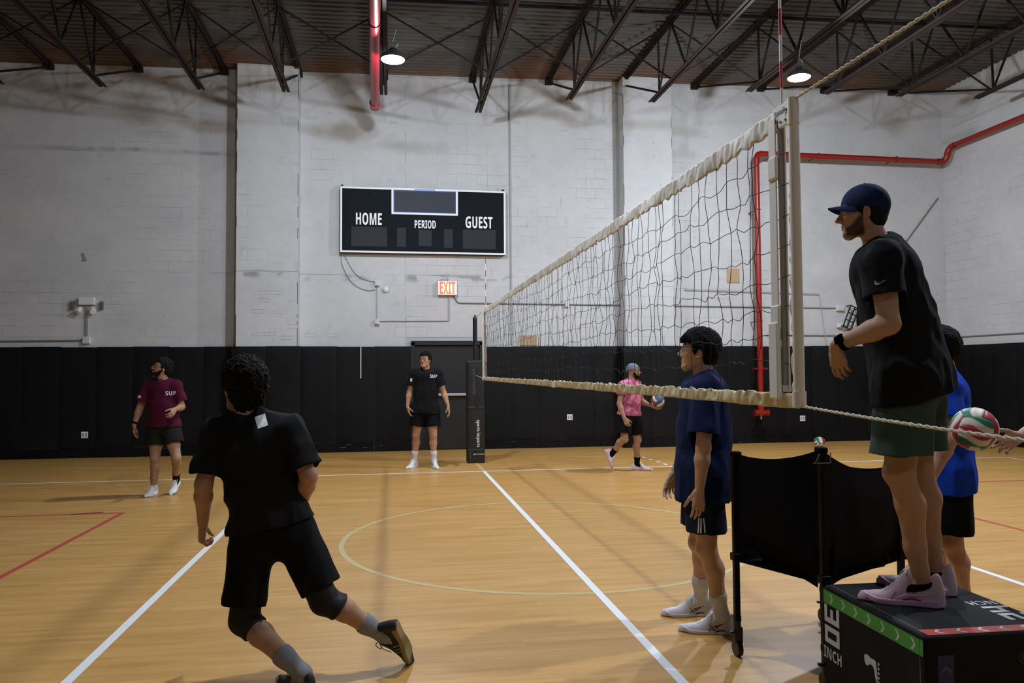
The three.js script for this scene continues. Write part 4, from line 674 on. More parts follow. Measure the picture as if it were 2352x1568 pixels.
// one hand: wrist, direction, palm normal; five fingers with their own bends
function handField(wr, D, N, side, curl = [0.35, 0.45, 0.5, 0.55], thumb = 0.5, spread = 0.06, s = 1) {
  N = N.clone().addScaledVector(D, -N.dot(D)).normalize(); const S = side > 0 ? V(0, 0, 0).crossVectors(D, N) : V(0, 0, 0).crossVectors(N, D);
  const at = (a, b, c) => wr.clone().addScaledVector(D, a * s).addScaledVector(S, b * s).addScaledVector(N, c * s), list = [], pts = [wr.clone()];
  const base = [at(0.092, 0.027, 0), at(0.096, 0.008, -0.002), at(0.091, -0.011, -0.001), at(0.082, -0.028, 0.002)], len = [0.072, 0.08, 0.074, 0.058], rad = [0.0088, 0.009, 0.0085, 0.0076];
  const palm = uni([cap(at(0.0, 0.008, 0), at(0.09, 0.026, 0), 0.016, 0.0125), cap(at(0.0, 0, 0), at(0.093, 0.008, 0), 0.017, 0.0125), cap(at(0.0, -0.006, 0), at(0.089, -0.011, 0), 0.016, 0.012), cap(at(0.0, -0.01, 0), at(0.078, -0.027, 0.002), 0.015, 0.0115), cap(at(0.012, 0.014, 0.008), at(0.055, 0.03, 0.014), 0.016, 0.013)], 0.014);
  base.forEach((b, i) => { let p = b, ang = curl[i] * 0.8; const fan = (1.5 - i) * spread; const parts = [0.5, 0.29, 0.23]; const chain = [];
    for (let k = 0; k < 3; k++) { const dir = D.clone().multiplyScalar(Math.cos(ang)).addScaledVector(N, Math.sin(ang)).addScaledVector(S, fan).normalize(), q = p.clone().addScaledVector(dir, len[i] * parts[k] * s); chain.push(cap(p, q, rad[i] * (1 - 0.09 * k) * s, rad[i] * (0.93 - 0.1 * k) * s)); pts.push(q); p = q; ang += curl[i] * (k ? 0.7 : 1.1); }
    list.push(uni(chain, 0.004)); });
  const t0 = at(0.02, 0.022, 0.006), td = D.clone().multiplyScalar(0.75).addScaledVector(S, 0.75 - thumb * 0.45).addScaledVector(N, 0.25 + thumb * 0.4).normalize(), t1 = t0.clone().addScaledVector(td, 0.046 * s), td2 = td.clone().multiplyScalar(0.8).addScaledVector(D, 0.45).addScaledVector(N, thumb * 0.3).normalize(), t2 = t1.clone().addScaledVector(td2, 0.034 * s), t3 = t2.clone().addScaledVector(td2.clone().addScaledVector(N, thumb * 0.25).normalize(), 0.027 * s);
  pts.push(t1, t3); const th = uni([cap(t0, t1, 0.0145 * s, 0.0105 * s), cap(t1, t2, 0.0102 * s, 0.0092 * s), cap(t2, t3, 0.0092 * s, 0.007 * s)], 0.005);
  return { f: (x, y, z) => { let d = palm(x, y, z); let q = 1; for (const l of list) q = Math.min(q, l(x, y, z)); d = smin(d, q, 0.007); return smin(d, th(x, y, z), 0.01); }, pts, S, N };
}
// a shoe in its own frame: heel at z = 0, toe at z = L, sole on y = 0, x across
function shoeGeos(L, cell, o) {
  const k = L / 0.29, tall = o.tall ?? 1.08, w = (z) => { const t = clamp(z / L, 0, 1); return k * (0.031 + 0.015 * smooth(0.3, 0.68, t) - 0.003 * smooth(0.1, 0.35, t) * (1 - smooth(0.35, 0.55, t)) - 0.024 * smooth(0.78, 1.02, t) * smooth(0.7, 1, t)); }, cx = (z) => (o.side ?? 1) * 0.008 * k * smooth(0.3, 0.9, z / L);
  const h = (z) => { const t = z / L; return k * (tall * (0.08 + 0.02 * smooth(0.16, 0.02, t) + 0.032 * Math.exp(-(((t - 0.38) / 0.1) ** 2))) - (tall * 0.08 - 0.043) * smooth(0.42, 0.8, t) - 0.008 * smooth(0.8, 1, t)); };
  const upper = (x, y, z) => { const zc = clamp(z, 0.004, L - 0.004), W = w(zc), H = h(zc), px = (x - cx(zc)) / W, py = Math.max(0, y - 0.006) / (H), e = (z - zc) / 0.03; const q = Math.pow(Math.abs(px) ** 2.6 + Math.abs(py) ** 2.3, 1 / 2.4), r = sq(q * q + e * e); let d = (r - 1) * Math.min(W, H) * 0.85; d = smax(d, 0.004 - y, 0.004); const hole = cap(V(0, 0.15 * k * tall, 0.06 * k), V(0, 0.09 * k * tall, 0.066 * k), 0.037 * k, 0.03 * k); return smax(d, -hole(x, y, z), 0.006); };
  const sole = (x, y, z) => { const zc = clamp(z, 0.012, L - 0.014), W = w(zc) + 0.004, px = Math.abs(x - cx(zc)) - (W - 0.014), pz = z - zc, out = Math.hypot(Math.max(px, 0), pz) + Math.min(px, 0), lift = 0.012 * smooth(0.8, 1.0, z / L), t = (o.soleH ?? 0.026) * (1 + 0.25 * smooth(0.4, 0, z / L)), py = Math.abs(y - lift - t / 2) - t / 2; return smax(out - 0.014, py, 0.008); };
  const B = [[-0.07, -0.012, -0.045], [0.07, 0.15 * k * tall, L + 0.035]];
  const surf = (z, y, s) => { const W = w(z), H = h(z), py = clamp(y / H, 0, 0.98); return V(cx(z) + s * W * Math.pow(1 - py ** 2.3, 1 / 2.6), y + 0.004, z); };
  return { upper: meshField(upper, B[0], B[1], cell, null, 1.8), sole: meshField(sole, B[0], B[1], cell, null, 1.8), surf, top: (z, x = 0) => V(cx(z) + x, h(z) * Math.pow(Math.max(0.02, 1 - Math.abs(x / w(z)) ** 2.6), 1 / 2.3) + 0.006, z), k };
}

const clothMat = (c, r = 0.9) => MD(c, r, 0.2);
const skinMat = new THREE.MeshPhysicalMaterial({ vertexColors: true, roughness: 0.55, specularIntensity: 0.6 });
const hairMat = (c) => MD(c, 0.8, 0.3);

function makePerson(o) {
  const base = V(...o.base), root = thing('person', o.label, 'person', o.base), J = {};
  for (const [k, v] of Object.entries(o.joints)) J[k] = V(...v).sub(base);
  const cell = o.cell ?? 0.012, hc = o.headCell ?? 0.0035, cc = o.clothCell ?? cell * 0.8, b = o.bulk ?? 1, skin = o.skin;
  const pel = between(J.hipL, J.hipR, 0.5), up = J.neck.clone().sub(pel).normalize(), sl = J.shL.clone().sub(J.shR).normalize(), pl = J.hipL.clone().sub(J.hipR).normalize(), fwd = V(0, 0, 0).crossVectors(sl, up).normalize(), pf = V(0, 0, 0).crossVectors(pl, up).normalize(), mid = sl.clone().add(pl).normalize();
  const sp = (t, f = 0) => between(pel, J.neck, t).addScaledVector(fwd, f);
  // head frame
  const hz = V(...o.look).normalize(), hx = V(0, 0, 0).crossVectors(V(...(o.headUp ?? [0, 1, 0])), hz).normalize(), hy = V(0, 0, 0).crossVectors(hz, hx), hm = new THREE.Matrix4().makeBasis(hx, hy, hz).setPosition(J.head), hs = o.headScale ?? 1; hm.scale(V(hs, hs, hs));
  const inHead = (x, y, z) => V(x, y, z).applyMatrix4(hm);
  // body
  const calfBack = (s) => { const d = J['an' + s].clone().sub(J['kn' + s]).normalize(), f = V(...o.feet[s].dir); return f.addScaledVector(d, -f.dot(d)).normalize().multiplyScalar(-0.016); };
  const torso = uni([ecap(pel.clone().addScaledVector(up, 0.02), sp(0.3), pl, 0.155 * b, 0.115 * b, 0.142 * b, 0.105 * b), ecap(sp(0.3), sp(0.78), mid, 0.14 * b, 0.102 * b, 0.165 * b, 0.118 * b), cap(sp(0.96, -0.005), between(J.neck, J.shL, 0.8), 0.056, 0.05), cap(sp(0.96, -0.005), between(J.neck, J.shR, 0.8), 0.056, 0.05)], 0.05);
  const neckB = inHead(0, -0.07, -0.028), neck = cap(sp(0.95), neckB, 0.06 * hs, 0.053 * hs), A = {}, L = {};
  for (const s of 'LR') {
    const sh = J['sh' + s], el = J['el' + s], wr = J['wr' + s], hp = J['hip' + s], kn = J['kn' + s], an = J['an' + s], m = between(el, wr, 0.3), cb = calfBack(s), c1 = between(kn, an, 0.3).add(cb);
    A[s] = { up: uni([cap(sh, between(sh, el, 0.3), 0.06 * b, 0.05 * b), cap(between(sh, el, 0.3), el, 0.049 * b, 0.041 * b)], 0.03), fore: uni([cap(el, m, 0.041 * b, 0.043 * b), cap(m, wr, 0.042 * b, 0.026)], 0.02) };
    L[s] = uni([cap(hp.clone().addScaledVector(up, 0.02), between(hp, kn, 0.6), 0.093 * b, 0.074 * b), cap(between(hp, kn, 0.55), kn, 0.075 * b, 0.057 * b), cap(kn, c1, 0.054 * b, 0.056 * b), cap(c1, between(kn, an, 0.7), 0.056 * b, 0.042), cap(between(kn, an, 0.68), an, 0.042, 0.036), cap(kn.clone().addScaledVector(cb, -1.2), kn.clone().addScaledVector(cb, -1.2), 0.045)], 0.025);
    const F = o.feet[s], fd = V(...F.dir).normalize(); L[s + 'f'] = cap(an, an.clone().addScaledVector(fd, 0.07).addScaledVector(V(...(F.up ?? [0, 1, 0])), -0.052), 0.034, 0.026);
  }
  const body = (x, y, z) => { let d = torso(x, y, z); const aL = A.L.up(x, y, z), aR = A.R.up(x, y, z), fL = A.L.fore(x, y, z), fR = A.R.fore(x, y, z); d = smin(d, neck(x, y, z), 0.03); d = smin(d, smin(L.L(x, y, z), L.R(x, y, z), 0.015), 0.035); d = Math.min(d, L.Lf(x, y, z), L.Rf(x, y, z)); d = smin(d, aL, 0.025); d = smin(d, aR, 0.025); return Math.min(d, smin(aL, fL, 0.02), smin(aR, fR, 0.02)); };
  const tone = (x, y, z) => { const n = 1 + 0.06 * noise3(x * 25, y * 25, z * 25) + 0.03 * noise3(x * 90, y * 90, z * 90); return [skin[0] * n, skin[1] * n, skin[2] * n]; };
  const all = Object.values(J), [lo, hi] = bounds(all, 0.2); const geos = [meshField(body, lo, hi, cell, tone)];
  const H = headField({ skin, ...(o.face ?? {}) }); geos.push(meshField(H.f, [-0.105, -0.135, -0.13], [0.105, 0.14, 0.135], hc, H.color).applyMatrix4(hm));
  for (const s of 'LR') { const h = o.hands[s], wr = J['wr' + s], D = J['ti' + s].clone().sub(wr).normalize(), q = handField(wr, D, V(...h.palm), s === 'R' ? 1 : -1, h.curl, h.thumb, h.spread, h.scale ?? 1), bb = bounds(q.pts, 0.03); geos.push(meshField(q.f, bb[0], bb[1], o.handCell ?? 0.0035, tone)); }
  part('body', mergeGeometries(geos), skinMat, root);
  // garments
  const fold = (amp, fr, sd) => (x, y, z) => { const n = noise3(x * fr + sd, y * fr * 0.55, z * fr), m = noise3(x * fr * 2.1, y * fr * 1.3 + sd, z * fr * 2.1); return amp * (Math.abs(n) * 1.5 - 0.95 + 0.45 * m); };
  const T = o.shorts, wall = Math.max(0.012, cc * 1.9); let shortsF = null;
  {
    const wr_ = fold(T.fold ?? 0.006, 10, 7 + o.base[2]), waist = ecap(pel.clone().addScaledVector(up, -0.02), pel.clone().addScaledVector(up, 0.12), pl, 0.172 * b, 0.132 * b, 0.155 * b, 0.118 * b), legs = [], inn = [], pln = [], pts = [pel.clone().addScaledVector(up, 0.15)];
    for (const s of 'LR') { const hp = J['hip' + s], kn = J['kn' + s], t = T.len, d = kn.clone().sub(hp).normalize(), e = between(hp, kn, t), out = pl.clone().multiplyScalar((s === 'L' ? 1 : -1) * 0.012); legs.push(cap(hp.clone().add(out), e.clone().addScaledVector(d, 0.04).add(out), (T.top ?? 0.112) * b, (T.cuff ?? 0.112) * b)); inn.push(cap(e.clone().addScaledVector(d, -0.06).add(out), e.clone().addScaledVector(d, 0.06).add(out), (T.cuff ?? 0.112) * b - wall)); pln.push(half(e, T.level ? V(0, -1, 0) : d)); pts.push(e, hp); }
    const f = (x, y, z) => { const q = [0, 1].map((i) => smax(legs[i](x, y, z), pln[i](x, y, z), 0.004)); let d = smin(q[0], q[1], 0.012); d = smin(d, waist(x, y, z), 0.04); const w = wr_(x, y, z); d += w; const ia = Math.max(inn[0](x, y, z) + w, -pln[0](x, y, z) - 0.035), ib = Math.max(inn[1](x, y, z) + w, -pln[1](x, y, z) - 0.035); return Math.max(d, -Math.min(ia, ib)); };
    shortsF = f; const [l2, h2] = bounds(pts, 0.2); const sh = part('shorts', meshField(f, l2, h2, cc, null, 1.5), clothMat(T.color, 0.85), root);
    for (const st of T.stripes ?? []) { const w = st.map((p) => { const c = V(...p).sub(base), dir = V(...T.stripeDir).normalize(); c.addScaledVector(dir, -0.2); for (let n = 0; n < 60; n++) { const d = f(c.x, c.y, c.z); if (d < 0.002) break; c.addScaledVector(dir, Math.max(0.001, d * 0.6)); } return c; }); part('side_stripe', tube(w, 0.0045, 20, 5), M(0xdfe2e6, 0.7), sh); }
  }
  const S = o.shirt; let shirtF = null;
  {
    const ew = S.loose ?? 0.018, hem = pel.clone().addScaledVector(up, -S.drop), hemC = hem.clone().addScaledVector(pf, S.hemShift ?? 0), wr_ = fold(S.fold ?? 0.006, 11, o.base[0] * 3);
    const tor = uni([ecap(hemC, sp(0.42), pl, (S.hemW ?? 0.185) * b, (S.hemD ?? 0.14) * b, 0.16 * b + ew, 0.118 * b + ew), ecap(sp(0.38), sp(0.8), mid, 0.155 * b + ew, 0.112 * b + ew, 0.172 * b + ew * 0.8, 0.12 * b + ew * 0.8), cap(sp(0.97, -0.005), between(J.neck, J.shL, 0.85), 0.065, 0.064), cap(sp(0.97, -0.005), between(J.neck, J.shR, 0.85), 0.065, 0.064)], 0.05);
    const sle = 'LR'.split('').map((s) => { const sh = J['sh' + s], el = J['el' + s], t = S.sleeve ?? 0.62, e = between(sh, el, t), d = el.clone().sub(sh).normalize(), c = uni([cap(sh, sh, 0.072 * b), cap(sh, e.clone().addScaledVector(d, 0.03), 0.068 * b, (S.cuff ?? 0.074) * b)], 0.02), pln = half(e, d), inn = cap(e.clone().addScaledVector(d, -0.05), e.clone().addScaledVector(d, 0.05), (S.cuff ?? 0.074) * 0.94 * b - wall); return { c: (x, y, z) => smax(c(x, y, z), pln(x, y, z), 0.004), i: (x, y, z) => Math.max(inn(x, y, z), -pln(x, y, z) - 0.035) }; });
    const hemP = half(hem, V(...(S.hemN ?? up.clone().negate().toArray()))), hole = cap(sp(0.955, 0.012), neckB, (S.neckR ?? 0.072) * hs, 0.06), collar = half(sp(1.02, 0), up.clone().addScaledVector(fwd, 0.45).normalize());
    shirtF = (x, y, z) => { let d = tor(x, y, z); const hp0 = hemP(x, y, z); if (hp0 < 0.03 && hp0 > -0.3) d = smin(d, shortsF(x, y, z) - 0.012, 0.03); const inner = d + wall; d = smin(d, sle[0].c(x, y, z), 0.03); d = smin(d, sle[1].c(x, y, z), 0.03); const w = wr_(x, y, z); d += w; d = Math.max(d, -Math.max(sle[0].i(x, y, z) + w, -1), -Math.max(sle[1].i(x, y, z) + w, -1)); const hp = hemP(x, y, z) + 0.006 * noise3(x * 9, z * 9, 5); d = smax(d, hp, 0.005); d = Math.max(d, -Math.max(inner + w + 0.003, -hp - 0.04)); d = smax(d, -hole(x, y, z), 0.006); return smax(d, collar(x, y, z) - 0.035, 0.006); };
    const pts = [J.shL, J.shR, J.elL, J.elR, J.neck, hem], [l2, h2] = bounds(pts, 0.24); const col = S.tie ? (x, y, z) => { const n = fbm(x * 16, y * 16, z * 16, 3), m = smooth(-0.12, 0.35, n), c = S.tie; return [lerp(c[0][0], c[1][0], m), lerp(c[0][1], c[1][1], m), lerp(c[0][2], c[1][2], m)]; } : null;
    const g = meshField(shirtF, l2, h2, cc, col, 1.5), sm = S.tie ? new THREE.MeshStandardMaterial({ vertexColors: true, roughness: 0.85 }) : clothMat(S.color, S.rough);
    const sh = part('shirt', g, sm, root);
    // flat prints laid on the cloth by marching towards it
    for (const p of S.prints ?? []) {
      const dir = V(...p.dir).normalize(), ux = V(0, 0, 0).crossVectors(V(...(p.upDir ?? up.toArray())), dir.clone().negate()).normalize(), uy = V(0, 0, 0).crossVectors(dir.clone().negate(), ux), c = V(...p.at).sub(base), q = p.geo.clone().toNonIndexed(), pa = q.attributes.position;
      for (let i = 0; i < pa.count; i++) { const w = c.clone().addScaledVector(ux, pa.getX(i)).addScaledVector(uy, pa.getY(i)).addScaledVector(dir, -0.25); for (let n = 0; n < 60; n++) { const d = shirtF(w.x, w.y, w.z); if (d < 0.0025) break; w.addScaledVector(dir, Math.max(0.0012, d * 0.6)); } pa.setXYZ(i, w.x, w.y, w.z); }
      q.computeVertexNormals(); part(p.name ?? 'print', q, p.mat, sh, p.label);
    }
  }
  // socks, knee pads, wrist wear: the limb's own surface, a little thicker
  const band = (s, a, b2, grow, name, mat, rib) => { const kn = J['kn' + s], an = J['an' + s], d = an.clone().sub(kn).normalize(), pa = between(kn, an, a), pb = between(kn, an, b2), r1 = V(0, 0, 0).crossVectors(d, V(0.31, 0.2, 0.93)).normalize(), r2 = V(0, 0, 0).crossVectors(d, r1), fp = (x, y, z) => { const q = smin(L[s](x, y, z), L[s + 'f'](x, y, z), 0.02) - grow + (rib ? 0.0007 * Math.sin(Math.atan2((x - pa.x) * r1.x + (y - pa.y) * r1.y + (z - pa.z) * r1.z, (x - pa.x) * r2.x + (y - pa.y) * r2.y + (z - pa.z) * r2.z) * 26) : 0); return smax(smax(q, -half(pa, d)(x, y, z), 0.004), half(pb, d)(x, y, z), 0.004); }; const [l2, h2] = bounds([pa, pb], 0.085); return part(name, meshField(fp, l2, h2, Math.min(cc, 0.007), null, 1.5), mat, root); };
  for (const s of 'LR') {
    const k = o.socks?.[s] ?? o.socks; if (k) band(s, k.from, k.to ?? 1.12, 0.0045, 'sock', clothMat(k.color, 0.95), k.rib);
    if (o.kneePads) { const kn = J['kn' + s], hp = J['hip' + s], an = J['an' + s], d1 = hp.clone().sub(kn).normalize(), d2 = an.clone().sub(kn).normalize(), pa = kn.clone().addScaledVector(d1, 0.1), pb = kn.clone().addScaledVector(d2, 0.085), fp = (x, y, z) => smax(smax(L[s](x, y, z) - 0.012, half(pa, d1)(x, y, z), 0.006), half(pb, d2)(x, y, z), 0.006), [l2, h2] = bounds([pa, pb, kn], 0.11); part('knee_pad', meshField(fp, l2, h2, 0.007, null, 1.5), M(0x0b0b0d, 0.85), root); }
  }
  // shoes
  for (const s of 'LR') {
    const F = o.feet[s], Lg = o.shoe.len ?? 0.29, z = V(...F.dir).normalize(), u0 = V(...(F.up ?? [0, 1, 0])), x = V(0, 0, 0).crossVectors(u0, z).normalize(), u = V(0, 0, 0).crossVectors(z, x), k = Lg / 0.29, an = J['an' + s], org = F.ground !== undefined ? V(an.x, F.ground - base.y, an.z).addScaledVector(z, -0.062 * k) : an.clone().addScaledVector(u, -0.095 * k).addScaledVector(z, -0.062 * k);
    const g = shoeGeos(Lg, o.shoeCell ?? 0.006, { side: s === 'L' ? -1 : 1, soleH: o.shoe.soleH, tall: o.shoe.tall }), mm = new THREE.Matrix4().makeBasis(x, u, z).setPosition(org), put = (q) => q.applyMatrix4(mm);
    const shoe = part('shoe', put(g.upper), M(o.shoe.color, 0.6), root); part('sole', put(g.sole), M(o.shoe.sole, 0.6), shoe);
    if (o.shoe.laces !== false) { const lm = M(o.shoe.lace ?? 0xe8e8e6, 0.8), list = []; for (let i = 0; i < 5; i++) { const zz = (0.118 + i * 0.019) * k, a = -0.019 * k, c = 0.019 * k; list.push(tube([g.top(zz, a), g.top(zz + 0.005, 0), g.top(zz + 0.008, c)], 0.0026, 8, 5), tube([g.top(zz + 0.008, a), g.top(zz + 0.004, 0), g.top(zz, c)], 0.0026, 8, 5)); } const kz = 0.112 * k; for (const q of [-1, 1]) list.push(tube([g.top(kz), g.top(kz, q * 0.012).add(V(q * 0.012, 0.014, -0.004)), g.top(kz + 0.01, q * 0.02).add(V(q * 0.016, 0.004, 0.008)), g.top(kz + 0.004)], 0.0022, 14, 5), tube([g.top(kz), g.top(kz + 0.012, q * 0.018).add(V(q * 0.01, -0.002, 0.012)), g.top(kz + 0.03, q * 0.026).add(V(q * 0.014, -0.014, 0.014))], 0.002, 10, 5)); part('laces', put(merged(list)), lm, shoe); }
    for (const m of o.shoe.marks ?? []) { const list = []; for (const q of m.both === false ? [m.side * (s === 'L' ? -1 : 1)] : [-1, 1]) for (const c of m.lines) list.push(tube(c.map(([a, y]) => g.surf(a * k, y * k, q)), m.r ?? 0.0025, 16, 5)); part('trim', put(merged(list)), M(m.color, 0.6), shoe, m.label); }
  }
  // hair, beard, headwear, glasses in the head's frame
  const local = (f, bb, c, col) => meshField(f, bb[0], bb[1], c, col, 1.6).applyMatrix4(hm), HB = [[-0.14, -0.15, -0.16], [0.14, 0.18, 0.17]];
  const Hr = o.hair;
  if (Hr) {
    const line = Hr.line ?? [[-0.13, -0.075], [-0.05, -0.06], [-0.025, -0.035], [-0.005, 0.012], [0.02, -0.005], [0.034, 0.0], [0.045, 0.05], [0.07, 0.064], [0.12, 0.075]], lz = (z) => { for (let i = 0; i < line.length - 1; i++) if (z <= line[i + 1][0]) { const t = clamp((z - line[i][0]) / (line[i + 1][0] - line[i][0]), 0, 1); return lerp(line[i][1], line[i + 1][1], t); } return line[line.length - 1][1]; };
    const v = Hr.vol ?? 0.014, tv = Hr.top ?? v, skull = uni([...(Hr.nape ? [ell(V(0, -0.075, -0.05), [0.062, 0.065, 0.052])] : []), ell(V(0, 0.036, -0.018), [0.078 + v * 0.8, 0.092 + tv, 0.1 + v]), ell(V(0, -0.03, -0.045), [0.062 + v * 0.6, 0.06, 0.05 + v]), ell(V(0, 0.03, 0.03), [0.066 + v * 0.6, 0.078 + tv * 0.9, 0.064 + (Hr.front ?? v)])], 0.03), amp = Hr.curl ?? 0.004, fr = Hr.freq ?? 60;
    const f = (x, y, z) => { const st = Hr.flow ? noise3(x * fr + z * 14, y * fr * 0.3, z * fr * 0.3 - y * 20) : noise3(x * fr, y * fr, z * fr); let d = skull(x, y, z) + amp * (st + 0.6 * noise3(x * fr * 2.2, y * fr * 2.2, z * fr * 2.2)); const e = lz(z) - y + (Hr.edge ?? 0.006) * noise3(x * 70, 3, z * 70); d = smax(d, e, 0.008); return o.cap ? smax(d, y - 0.03 - 0.2 * z, 0.006) : d; };
    part('hair', local(f, HB, Hr.cell ?? 0.0045), hairMat(Hr.color ?? 0x0c0a09), root);
  }
  if (o.beard) {
    const B = o.beard, g0 = B.grow ?? 0.005, f = (x, y, z) => { const top = z < 0.012 ? -0.004 : lerp(-0.02, -0.066, smooth(0.012, 0.07, z)), n = 0.0022 * noise3(x * 110, y * 110, z * 110); let d = H.f(x, y, z) - g0 + n; d = smax(d, y - top + 0.004 * noise3(x * 60, y * 60, z * 60), 0.008); d = smax(d, -0.118 - y, 0.008); d = smax(d, 0.004 - z + Math.max(0, -0.05 - y) * 0.2, 0.006); const mouth = ell(V(0, -0.064, 0.09), [0.029, 0.0175, 0.03]); d = smax(d, -mouth(x, y, z), 0.005); if (B.moustache) { const m = Math.max(H.f(x, y, z) - g0 * 0.8 + n, uni([cap(V(-0.028, -0.056, 0.078), V(0, -0.046, 0.095), 0.008), cap(V(0.028, -0.056, 0.078), V(0, -0.046, 0.095), 0.008)], 0.004)(x, y, z)); d = Math.min(d, m); } return d; };
    part('beard', local(f, HB, B.cell ?? 0.004), hairMat(B.color ?? 0x1a100b), root);
  }
  if (o.cap) {
    const m = clothMat(o.cap.color, 0.8), dome = ell(V(0, 0.036, -0.014), [0.087, 0.102, 0.109]), crown = (x, y, z) => smax(dome(x, y, z) + 0.0014 * Math.max(0, 1 - Math.abs(Math.sin(Math.atan2(x, z + 0.014) * 3)) * 14), (z > -0.05 ? 0.018 + 0.2 * z : 0.008 + (z + 0.05) * 0.75) - y, 0.005);
    const c = part('cap', local((x, y, z) => crown(x, y, z), HB, 0.004), m, root);
    part('button', local(ell(V(0, 0.137, -0.014), [0.008, 0.005, 0.008]), HB, 0.0035), m, c);
    const P = [], I = [], nu = 24, nv = 10; for (const t of [0.0022, -0.0022]) for (let j = 0; j <= nv; j++) for (let i = 0; i <= nu; i++) { const a = -1 + 2 * i / nu, ang = a * 1.15, r0 = 0.1, x0 = Math.sin(ang) * 0.084, z0 = -0.014 + Math.cos(ang) * 0.104, len = 0.062 * Math.pow(Math.max(0, 1 - Math.abs(a) ** 2.6), 0.55), v = j / nv, x = x0 * (1 + 0.06 * v), z = z0 + len * v, y = 0.018 + 0.2 * z0 + 0.004 - x * x * 4.2 * (0.35 + 0.65 * v) - v * 0.002 + t; P.push(x, y, z); }
    const N = (nu + 1) * (nv + 1); for (let j = 0; j < nv; j++) for (let i = 0; i < nu; i++) { const q = j * (nu + 1) + i, w = q + nu + 1; I.push(q, w, q + 1, q + 1, w, w + 1, N + q, N + q + 1, N + w, N + q + 1, N + w + 1, N + w); } for (let i = 0; i < nu; i++) { const q = nv * (nu + 1) + i; I.push(q, N + q, q + 1, q + 1, N + q, N + q + 1); }
    const g = new THREE.BufferGeometry(); g.setAttribute('position', new THREE.Float32BufferAttribute(P, 3)); g.setIndex(I); const ng = g.toNonIndexed(); ng.computeVertexNormals(); part('brim', ng.applyMatrix4(hm), m, c);
  }
  if (o.wrap) { const f = (x, y, z) => { const d = uni([ell(V(0, 0.042, -0.02), [0.088, 0.092, 0.108]), ell(V(0, 0.0, -0.11), [0.03, 0.028, 0.025])], 0.02)(x, y, z) + 0.0016 * Math.sin((y * 1.2 + z * 0.5) * 130 + x * 40); return smax(d, 0.028 + 0.28 * z - y, 0.006); }; part('head_wrap', local(f, HB, 0.005), clothMat(o.wrap, 0.85), root); }
  if (o.glasses) {
    const gm = M(o.glasses.color, 0.4), list = []; for (const s of [-1, 1]) { const c = V(s * 0.033, 0.0, 0.1), ring = []; for (let i = 0; i < 24; i++) { const a = i / 24 * 2 * Math.PI, q = (v) => Math.sign(v) * Math.abs(v) ** 0.7; ring.push(V(c.x + 0.024 * q(Math.cos(a)), c.y + 0.018 * q(Math.sin(a)), c.z - Math.abs(c.x + 0.024 * Math.cos(a)) * 0.12)); } list.push(tube(ring, o.glasses.r ?? 0.0016, 48, 5, true), tube([V(s * 0.057, 0.006, 0.093), V(s * 0.074, 0.006, 0.07), V(s * 0.08, 0.008, 0.0), V(s * 0.082, -0.004, -0.02)], 0.0017, 16, 5)); } list.push(tube([V(-0.011, 0.004, 0.1), V(0, 0.007, 0.102), V(0.011, 0.004, 0.1)], 0.0016, 8, 5));
    const gl = part('glasses', merged(list).applyMatrix4(hm), gm, root); const lens = new THREE.MeshPhysicalMaterial({ color: 0xffffff, transmission: 1, thickness: 0, roughness: 0.05, ior: 1.5 }); part('lens', merged([-1, 1].map((s) => new THREE.CircleGeometry(0.021, 20).scale(1.08, 0.8, 1).translate(s * 0.033, 0, 0.097))).applyMatrix4(hm), lens, gl);
  }
  if (o.watch) { const s = o.watch.s, wr = J['wr' + s], el = J['el' + s], d = wr.clone().sub(el).normalize(), c = wr.clone().addScaledVector(d, -0.03), n = V(...o.watch.out); n.addScaledVector(d, -n.dot(d)).normalize(); const t = V(0, 0, 0).crossVectors(d, n), g = new THREE.TorusGeometry(0.032, 0.006, 10, 28).scale(1, 1, 2.0).applyMatrix4(new THREE.Matrix4().makeBasis(t, n, d).setPosition(c)); const w = part('wristwatch', g, M(0x0c0c0e, 0.5), root); if (o.watch.face !== false) part('watch_face', new RoundedBoxGeometry(0.034, 0.011, 0.038, 3, 0.004).translate(0, 0.035, 0).applyMatrix4(new THREE.Matrix4().makeBasis(t, n, d).setPosition(c)), M(0x131418, 0.12), w); }
  if (o.earring) { const e = inHead(...o.earring); const m = part('earbud', new THREE.SphereGeometry(0.006, 12, 8).translate(e.x, e.y, e.z), M(0xf2f2f2, 0.3), root); }
  root.traverse((m) => { if (m.isMesh) m.castShadow = m.receiveShadow = true; });
  return { root, shirtF, inHead, J };
}

const SUP = () => textShape('SUP', 0.05, 0.95), inkWhite = M(0xdcdde0, 0.7);
const rectGeo = (w, h, nx = 6, ny = 6) => new THREE.PlaneGeometry(w, h, nx, ny);
const relaxed = [0.3, 0.36, 0.42, 0.5];
